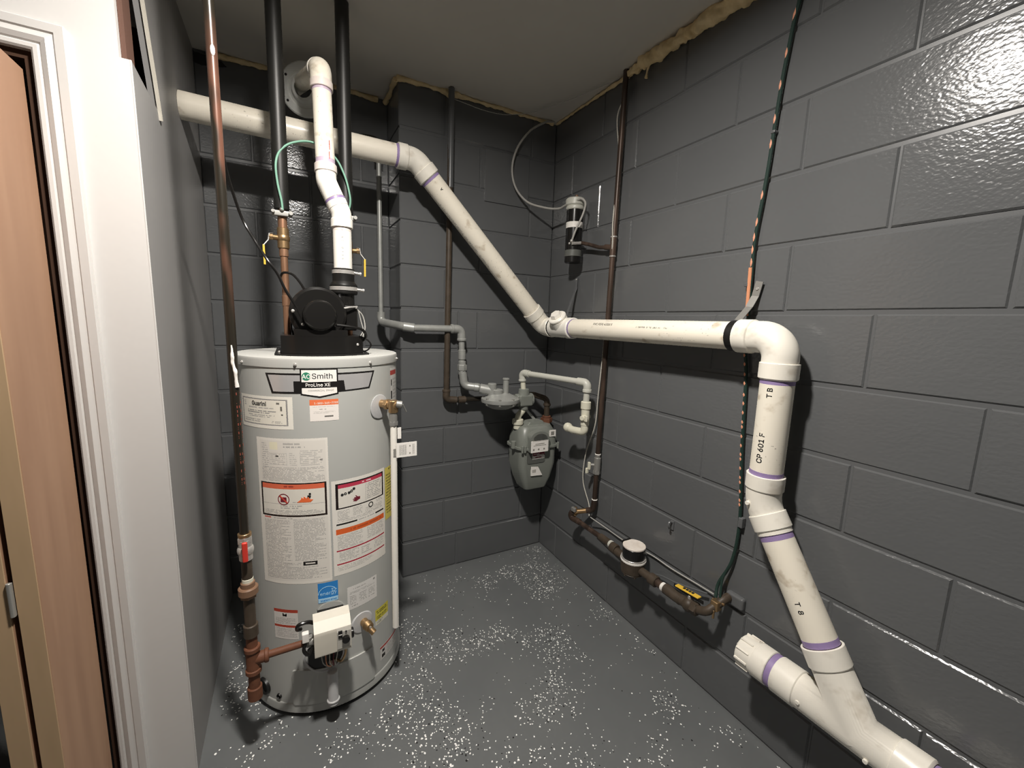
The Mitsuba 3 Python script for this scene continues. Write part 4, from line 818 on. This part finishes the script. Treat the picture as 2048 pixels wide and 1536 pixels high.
put('elbow', cat([tube(fillet([(-.100, -.508, .89), (-.100, -.508, .852), (-.118, -.440, .848), (-.120, -.40, .852)], .018), .0180, 18), ball((-.120, -.402, .853), .0235, 2)]), 'ivory_paint', cr)

gm = thing('gas_meter', 'grey diaphragm gas meter hanging in the corner with white labels', 'gas meter')
MX, MY = -.165, -.140
def hull(rings): return trimesh.convex.convex_hull(np.vstack(rings))
def rr(x0, x1, y0, y1, z, r=.02, n=6):
    P = []
    for cx_, cy_, a0 in ((x1 - r, y1 - r, 0), (x0 + r, y1 - r, 90), (x0 + r, y0 + r, 180), (x1 - r, y0 + r, 270)):
        for i in range(n + 1): t = math.radians(a0 + 90 * i / n); P.append((cx_ + r * math.cos(t), cy_ + r * math.sin(t), z))
    return np.array(P)
put('lower_case', hull([rr(MX - .116, MX + .116, MY - .080, MY + .080, .700, .035), rr(MX - .114, MX + .114, MY - .080, MY + .080, .600, .035), rr(MX - .092, MX + .092, MY - .072, MY + .072, .520, .03), rr(MX - .070, MX + .070, MY - .060, MY + .060, .472, .02), rr(MX - .066, MX + .066, MY - .056, MY + .056, .462, .02)]), 'meter_grey', gm)
up_ = put('upper_case', hull([rr(MX - .119, MX + .119, MY - .083, MY + .083, .705, .04), rr(MX - .118, MX + .118, MY - .081, MY + .081, .745, .045), rr(MX - .110, MX + .110, MY - .072, MY + .072, .790, .05), rr(MX - .100, MX + .100, MY - .056, MY + .056, .812, .05), rr(MX - .07, MX + .07, MY - .04, MY + .04, .818, .03)]), 'meter_grey', gm)
put('seam_flange', cat([hull([rr(MX - .128, MX + .128, MY - .092, MY + .092, .697, .045), rr(MX - .128, MX + .128, MY - .092, MY + .092, .708, .045)])]), 'meter_grey', gm)
for x in (-.112, -.095, .050, .112): put('flange_bolt', cat([cyl((MX + x, MY - .088, .686), (MX + x, MY - .088, .722), .0065, n=12)]), 'meter_grey', gm)
for x in (-.130, .130): put('side_lug', cyl((MX + x, MY - .02, .695), (MX + x, MY - .02, .735), .013, n=16), 'meter_grey', gm)
put('top_plate', hull([rr(MX - .058, MX + .060, MY - .035, MY + .05, .815, .01), rr(MX - .040, MX + .050, MY - .030, MY + .04, .832, .01)]), 'meter_grey', gm)
ix = put('index_box', prism([(MX - .078 + q[0], q[1]) for q in [(0, .690), (.116, .690), (.116, .760)]] + [(MX - .020 + .058 * math.cos(t), .760 + .040 * math.sin(t)) for t in np.linspace(0, math.pi, 14)][1:], 1, MY - .112, MY - .07), 'meter_grey', gm, label='index box')
put('index_window', prism([(MX - .064, .752), (MX + .024, .752)] + [(MX - .020 + .044 * math.cos(t), .758 + .030 * math.sin(t)) for t in np.linspace(0, math.pi, 12)], 1, MY - .1145, MY - .1115), 'meter_dark', ix, label='dark index window')
put('index_glass', prism([(MX - .066, .75), (MX + .026, .75)] + [(MX - .020 + .046 * math.cos(t), .757 + .032 * math.sin(t)) for t in np.linspace(0, math.pi, 12)], 1, MY - .1165, MY - .1160), 'window_glass', ix, smooth=False)
nl = put('name_label', rbox(MX - .076, MX + .030, MY - .1160, MY - .1130, .688, .752, .0012, 1), 'paper_white', ix, label='white printed plate', smooth=False)
put('print', cat([text_at('GAS METER', .0062, (MX - .052, MY - .1162, .734), (1, 0, 0), (0, 0, 1))] if False else [bx(MX - .052, MX + .004, MY - .1168, MY - .1155, .7335, .7365), bx(MX - .062, MX + .016, MY - .1168, MY - .1155, .7255, .728)]), 'ink_grey', nl, smooth=False)
for x in (-.060, -.030, .004): put('print', cyl((MX + x, MY - .1155, .705), (MX + x, MY - .1166, .705), .0055, n=12), 'ink_grey', nl)
put('label', rbox(MX + .055, MX + .098, MY - .0835, MY - .081, .755, .792, .0010, 1), 'paper_white', gm, label='small white sticker', smooth=False); put('print', rbox(MX + .066, MX + .086, MY - .0845, MY - .083, .764, .784, .0004, 1), 'ink_grey', gm, smooth=False)
dk = put('dark_panel', prism(list(sbox(MX - .078, .618, MX + .032, .690).buffer(-.012).buffer(.012).exterior.coords)[:-1], 1, MY - .0835, MY - .078), 'meter_dark', gm, label='dark recessed panel')
lr = put('label', rbox(MX - .048, MX + .030, MY - .0855, MY - .083, .640, .682, .0008, 1), 'paper_white', gm, label='white and crimson label', smooth=False)
put('print', cat([bx(MX - .046, MX + .028, MY - .0862, MY - .0850, .660, .680), bx(MX - .030, MX + .010, MY - .0862, MY - .0850, .648, .653)]), 'maroon', lr, smooth=False)
put('print', cat([bx(MX - .042, MX - .005, MY - .0868, MY - .0855, .668, .671), bx(MX - .02, MX + .024, MY - .0868, MY - .0855, .663, .666)]), 'paper_white', lr, smooth=False)
l3 = put('label', prism([(MX - .050, .548), (MX + .022, .544), (MX - .006, .594), (MX - .050, .600)], 1, MY - .0815, MY - .0775), 'paper_white', gm, label='white corner sticker', smooth=False)
put('print', cat([bx(MX - .044, MX - .020, MY - .0822, MY - .0810, .566 + i * .006, .569 + i * .006) for i in range(3)]), 'ink_grey', l3, smooth=False)
put('connection', cat([cyl((-.262, -.140, .795), (-.262, -.140, .845), .0225), cyl((-.262, -.140, .820), (-.262, -.140, .850), .0300)]), 'ivory_paint', gm, label='pale swivel nut')
put('connection', cat([cyl((-.068, -.125, .79), (-.068, -.125, .83), .0225), hexprism((-.068, -.125, .812), (0, 0, 1), .0330, .026), cyl((-.068, -.125, .836), (-.068, -.125, .85), .024)]), 'iron_rust', gm, label='rusty swivel nut')
put('swivel_pipe', tube(fillet([(-.262, -.140, .845), (-.258, -.140, .868), (-.228, -.135, .895), (-.226, -.134, .925)], .02), .0170, 18), 'ivory_paint', gm)
put('swivel_pipe', cat([tube(fillet([(-.068, -.125, .845), (-.068, -.125, .945), (-.13, -.075, .965), (-.19, -.06, .962)], .03), .0155, 18), cyl((-.068, -.125, .905), (-.068, -.125, .920), .0205)]), 'iron_brown', gm, label='rusty brown feed pipe')
put('bypass_tube', cyl((-.200, -.085, .905), (-.130, -.100, .825), .0080), 'galvanised', gm)

fp = thing('feed_pipe', 'rusty brown pipe from the ceiling down the block wall, turning to the meter', 'gas pipe')
FX = -.629
put('pipe', cyl((-.618, -.045, CEIL), (FX - .004, -.045, .985), .0140), 'iron_brown', fp)
put('painted_length', cyl((-.6178, -.045, CEIL - .002), (-.6215, -.045, 1.99), .0147), 'mortar_paint', fp, label='length painted over in dark grey')
put('elbow', cat([tube(fillet([(FX - .004, -.045, 1.005), (FX - .005, -.045, .962), (-.58, -.050, .957)], .026), .0185, 18), cyl((FX - .004, -.045, 1.000), (FX - .004, -.045, 1.014), .0205)]), 'iron_brown', fp)
put('pipe', cyl((-.595, -.050, .957), (-.16, -.060, .955), .0135), 'iron_black', fp); put('coupling', cyl((-.57, -.050, .957), (-.53, -.051, .957), .0185), 'iron_brown', fp)

# ------------------------------------------------------------------ water riser on the right wall
wr = thing('water_riser', 'brown copper riser pipe on the right wall crossing behind the drain pipe', 'water pipe')
WX = -.030; wy = lambda z: -.530 - .0165 * (z - .5)
def wp(z): return A(WX, wy(z), z)
put('pipe', cyl(wp(.47), wp(CEIL), .0118), 'copper_dark', wr)
put('tee', cat([cyl(wp(1.665), wp(1.755), .0140), cyl(wp(1.71), A(WX - .004, -.50, 1.718), .0125)]), 'copper_dark', wr)
for z in (1.752, 1.668): put('solder_ring', ring(wp(z), wp(z + .006), .0152, .011), 'steel', wr)
put('branch', tube(fillet([A(WX - .004, -.52, 1.715), (-.034, -.46, 1.722), (-.045, -.39, 1.745), (-.055, -.342, 1.758)], .05), .0085, 12), 'copper_dark', wr)
vb = put('stop_valve', cat([cyl(wp(.655), wp(.725), .0165), hexprism(wp(.640), (0, 0, 1), .0185, .018), cyl(wp(.72), wp(.735), .0125), cyl(wp(.685), wp(.685) + A(-.030, .02, 0), .008)]), 'zinc', wr, label='dull brass stop valve')
put('wing_handle', cat([rbox(WX - .040, WX - .028, wy(.68) + .010, wy(.68) + .026, .662, .700, .004, 1), rbox(WX - .046, WX - .030, wy(.68) + .022, wy(.68) + .034, .640, .668, .004, 1)]), 'ivory_paint', vb)
for z in (.738, .505): put('solder_ring', ring(wp(z), wp(z + .006), .0142, .010), 'paper_white', wr)
WZ, WD = .385, -.090
put('elbow', tube(fillet([wp(.50), (WX, -.525, .452), (-.050, -.500, .440)], .024), .0145, 16), 'copper_dark', wr)
fv = put('drain_cock', cat([cyl((-.045, -.500, .440), (-.085, -.462, .425), .0125), hexprism((-.082, -.465, .426), (-1, .3, -.2), .014, .018), cyl((-.092, -.462, .405), (-.092, -.462, .450), .008)]), 'brass', wr, label='brass drain cock')
put('wing_handle', rbox(-.112, -.096, -.478, -.450, .430, .452, .004, 1), 'zinc', fv)
put('elbow', tube(fillet([(-.085, -.462, .424), (-.098, -.435, .410), (-.098, -.440, .386), (-.090, -.500, .386)], .022), .0150, 16), 'copper_dark', wr)
put('pipe', cyl((-.091, -.470, .386), (-.090, -.740, .386), .0118), 'copper_dark', wr); put('coupling', cyl((-.090, -.655, .386), (-.090, -.722, .386), .0165), 'iron_brown', wr); put('tape', cyl((-.090, -.722, .386), (-.090, -.735, .386), .0168), 'grey_paint', wr, label='pale tape ring')

wm = thing('water_meter', 'brown bronze water meter with black drum and stained white lid near the floor', 'water meter')
put('body', cat([cyl((WD, -.868, .335), (WD, -.868, .392), .0480, .0520), ball((WD, -.868, .352), .0500, 3, (1, 1, .75)) if False else cyl((WD, -.868, .322), (WD, -.868, .340), .036, .047), cyl((WD, -.735, .372), (WD, -.83, .372), .0175), cyl((WD, -.735, .378), (WD, -.768, .378), .0225), cyl((WD, -.90, .362), (WD, -1.00, .362), .0165), cyl((WD, -.965, .362), (WD, -1.00, .362), .0225)]), 'iron_brown', wm, label='bronze body')
put('drum', cyl((WD, -.868, .398), (WD, -.868, .446), .0460, bev=.001, n=40), 'plastic_black', wm, label='black drum')
put('rim_ring', ring((WD, -.868, .388), (WD, -.868, .396), .0530, .030), 'paper_white', wm, label='white ring'); put('rim_ring', ring((WD, -.868, .397), (WD, -.868, .402), .0515, .030), 'steel', wm)
ldm = put('lid', cyl((WD, -.868, .446), (WD, -.868, .455), .0470, bev=.002, n=40), 'dial_stained', wm, label='stained white lid')
put('lid_hinge', bx(WD - .02, WD + .02, -.868 + .040, -.868 + .050, .440, .456), 'plastic_black', ldm, smooth=False)
for i in range(6): t = i * math.pi / 3; put('bolt', cyl((WD + .040 * math.cos(t), -.868 + .040 * math.sin(t), .326), (WD + .040 * math.cos(t), -.868 + .040 * math.sin(t), .338), .0055, n=10), 'iron_brown', wm)
mi_ = thing('main_supply_pipe', 'dark brown supply pipe with a yellow lever valve right of the water meter', 'water pipe')
put('pipe', cyl((WD, -.995, .362), (WD, -1.16, .362), .0150), 'copper_dark', mi_)
put('tape', cyl((WD, -1.025, .362), (WD, -1.038, .362), .0172), 'paper_white', mi_, label='white tape ring'); put('coupling', cat([cyl((WD, -1.040, .362), (WD, -1.118, .362), .0205)]), 'iron_brown', mi_)
mv = put('ball_valve', cat([ball((WD, -1.150, .365), .0255, 3), cyl((WD, -1.115, .364), (WD, -1.19, .368), .0200), hexprism((WD, -1.165, .366), (0, -1, .1), .0245, .022)]), 'iron_brown', mi_, label='dark valve body')
put('stem', cyl((WD, -1.150, .38), (WD, -1.150, .402), .006), 'steel', mv)
put('lever', ribbon([A(WD, -1.205, .408), A(WD, -1.150, .403), A(WD, -1.08, .401)], .012, .003), 'plastic_black', mv, smooth=False)
hd = put('grip', rbox(-.0105, .0105, -.050, .050, -.003, .003, .0028, 1).apply_transform(trimesh.transformations.rotation_matrix(math.radians(-6), (1, 0, 0))).apply_translation((WD, -1.140, .412)), 'yellow_grip', mv, label='yellow lever grip')
put('print', text_at('400', .012, (WD + .0055, -1.130, .4165), (0, -1, .10), (1, 0, 0), .0004, True) if False else cat([bx(WD - .004, WD + .005, -1.165 + i * .012, -1.157 + i * .012, .4145 + .0012 * (2 - i), .4165 + .0012 * (2 - i)) for i in range(4)]), 'ink', hd, smooth=False)
put('pipe', tube(fillet([(WD, -1.185, .368), (WD, -1.222, .385), (-.040, -1.245, .43), (.02, -1.25, .44)], .03), .0150, 16), 'iron_brown', mi_); put('ground_clamp', cat([rbox(-.078, -.050, -1.250, -1.222, .395, .430, .004, 1), cyl((-.08, -1.24, .40), (-.08, -1.24, .37), .004, n=10), cyl((-.055, -1.215, .42), (-.055, -1.26, .425), .0045, n=10)]), 'brass', mi_)
put('wall_patch', rbox(-.018, .006, -1.30, -1.235, .41, .455, .009), 'mortar_paint', mi_, label='grey patch at the wall entry')

# ------------------------------------------------------------------ surge canister high on the right wall
sc = thing('canister', 'black cylinder canister with grey cap high on the wall near the corner', 'canister')
SX, SY = -.070, -.302
put('body', cyl((SX, SY, 1.665), (SX, SY, 1.925), .0400, bev=.003, n=36), 'plastic_black', sc, label='dark glossy cylinder')
put('lower_sleeve', cyl((SX, SY, 1.690), (SX, SY, 1.728), .0415, n=36), 'meter_dark', sc)
put('cap', cat([cyl((SX, SY, 1.932), (SX, SY, 1.968), .0470, n=36), cyl((SX, SY, 1.912), (SX, SY, 1.934), .0435, n=36)]), 'grey_paint', sc, label='grey screw cap')
put('cap_nub', cyl((SX, SY - .008, 1.965), (SX, SY - .008, 1.984), .007, n=12), 'iron_tan', sc)
put('paper_band', ring((SX, SY, 1.828), (SX, SY, 1.856), .0408, .039, 36), 'paper_white', sc, label='white paper band')
put('wall_bracket', bx(SX + .03, 0.0, SY - .02, SY + .02, 1.74, 1.82), 'mortar_paint', sc, smooth=False)
put('hose', tube(spline([(SX - .02, SY - .040, 1.950), (SX - .01, SY - .062, 1.953), (SX, SY - .080, 1.930), (SX - .01, SY - .078, 1.880), (SX - .03, SY - .055, 1.810), (SX - .035, SY - .035, 1.765)], 12), .0048, 12), 'grey_wire', sc, label='grey hose')
put('fitting', cat([ball((SX - .036, SY - .034, 1.762), .008, 2), cyl((SX - .034, SY - .034, 1.75), (SX + .012, SY - .044, 1.756), .0075), ball((SX - .038, SY - .02, 1.752), .006, 1)]), 'steel', sc, label='chrome hose fitting')
solid('grey_cable', 'grey cable looping from the ceiling foam down to the canister cap', 'cable', tube(spline([(-.030, -.02, 2.432), (-.060, -.030, 2.421), (-.095, -.032, 2.409), (-.184, -.032, 2.347), (-.254, -.032, 2.253), (-.283, -.032, 2.151), (-.262, -.035, 2.057), (-.204, -.060, 1.989), (-.140, -.13, 1.954), (-.100, -.20, 1.940), (-.098, -.262, 1.944)], 12), .0055, 12), 'grey_wire')
solid('wall_panel', 'square dark grey painted panel on the block wall beside the grey cable', 'panel', rbox(-.422, -.166, -.007, .004, 1.972, 2.222, .003, 1), 'block_paint', smooth=False)

# ------------------------------------------------------------------ thin wires and the striped cable
wk = thing('wall_hook', 'small painted wall hook standing out of the block wall above the water meter', 'hook')
put('plate', rbox(-.006, .002, -.985, -.968, .555, .592, .002, 1), 'mortar_paint', wk); put('hook', tube(spline([(-.004, -.977, .585), (-.020, -.977, .590), (-.026, -.978, .576), (-.018, -.978, .562)], 8), .004, 8), 'mortar_paint', wk)
put('gap', prism([(-1.625, 2.376), (-1.600, 2.372), (-1.560, 2.378), (-1.515, 2.388), (-1.530, 2.402), (-1.570, 2.410), (-1.625, 2.415)], 1, .226, .2335), 'ink', 'wall_recess', label='dark broken gap under the ceiling', smooth=False)
solid('pale_wire', 'thin pale wire hanging down beside the copper riser to the drain cock', 'wire', tube(spline([(-.02, -.550, 2.40), (-.02, -.545, 2.331), (-.02, -.512, 2.26), (-.015, -.535, 2.078), (-.046, -.556, 1.828), (-.04, -.555, 1.7), (-.02, -.522, 1.48), (-.018, -.512, 1.246), (-.02, -.498, 1.027), (-.02, -.488, .875), (-.02, -.431, .718), (-.02, -.42, .567), (-.02, -.479, .455), (-.05, -.520, .42)], 12), .0028, 8), 'pale_wire')
solid('pale_wire', 'thin pale wire sagging along the wall behind the water meter', 'wire', tube(spline([(-.046, -.525, .415), (-.012, -.60, .388), (-.010, -.70, .383), (-.010, -.78, .385), (-.010, -.892, .400), (-.010, -.998, .398), (-.010, -1.12, .404), (-.012, -1.19, .408)], 12), .0026, 8), 'grey_wire')
solid('dark_tubing', 'thin dark tube running along the wall under the pale wire', 'wire', tube(spline([(-.06, -.60, .345), (-.03, -.70, .30), (-.012, -.83, .27), (-.02, -.94, .34), (-.03, -1.05, .37), (-.02, -1.17, .40)], 12), .0035, 8), 'mortar_paint')
solid('pale_wire', 'hair-thin pale wire sagging under the ceiling beside the corner', 'wire', tube(spline([(-.604, -.025, 2.395), (-.54, -.03, 2.388), (-.463, -.03, 2.382), (-.38, -.03, 2.384), (-.30, -.028, 2.398), (-.2, -.10, 2.408), (-.10, -.30, 2.415), (-.03, -.52, 2.416)], 12), .0016, 8), 'grey_wire')
CP = spline([(-.012, -1.262, CEIL), (-.012, -1.251, 2.30), (-.012, -1.242, 2.249), (-.012, -1.233, 2.162), (-.012, -1.227, 2.098), (-.012, -1.219, 1.96), (-.012, -1.215, 1.87), (-.012, -1.207, 1.764), (-.012, -1.197, 1.646), (-.012, -1.199, 1.521), (-.012, -1.203, 1.40), (-.012, -1.207, 1.296), (-.012, -1.219, 1.198), (-.012, -1.233, .963), (-.012, -1.253, .723), (-.014, -1.244, .572), (-.03, -1.215, .474), (-.05, -1.222, .428)], 16)
sw = thing('striped_cable', 'dark green cable with orange dashes hanging down the right wall behind the elbow', 'cable')
put('cable', tube(CP, .0055, 10), 'dark_green_wire', sw)
zc = [2.262, 2.165, 2.085, 1.995, 1.925, 1.78, 1.70, 1.655, 1.615, 1.575, 1.28, 1.248, 1.215, 1.183, 1.152, 1.122, 1.093, 1.064, 1.036, 1.008, .980, .953, .926, .90, .874, .848, .822, .796, .770]
for z in zc:
    i = int(np.argmin(np.abs(CP[:, 2] - z))); d = unit(CP[min(i + 1, len(CP) - 1)] - CP[i - 1]); L = .016 if z > 1.5 else .0075
    put('orange_dash', tube([CP[i] - d * L + A(-.0018, .0012, 0), CP[i] + A(-.0022, .0016, 0), CP[i] + d * L + A(-.0018, .0008, 0)], [.0030, .0048, .0030], 8), 'orange_mark', sw)
put('copper_length', tube([p + A(-.003, .003, 0) for p in CP if 1.405 < p[2] < 1.565], .0062, 10), 'bare_copper', sw, label='orange copper length')
for q in ((-.020, -.002, -1.196, -1.180, 1.500, 1.514), (-.020, -.002, -1.226, -1.212, 1.952, 1.962), (-.022, -.002, -1.268, -1.252, .700, .735)): put('cable_clip', rbox(*q, .003, 1), 'mortar_paint', sw)
put('jumper', tube(spline([(-.014, -1.244, .572), (-.03, -1.228, .50), (-.045, -1.235, .455), (-.05, -1.240, .432)], 10), .004, 10), 'dark_green_wire', sw)

for k_ in [k for k, v in scene.items() if v is None]: del scene[k_]
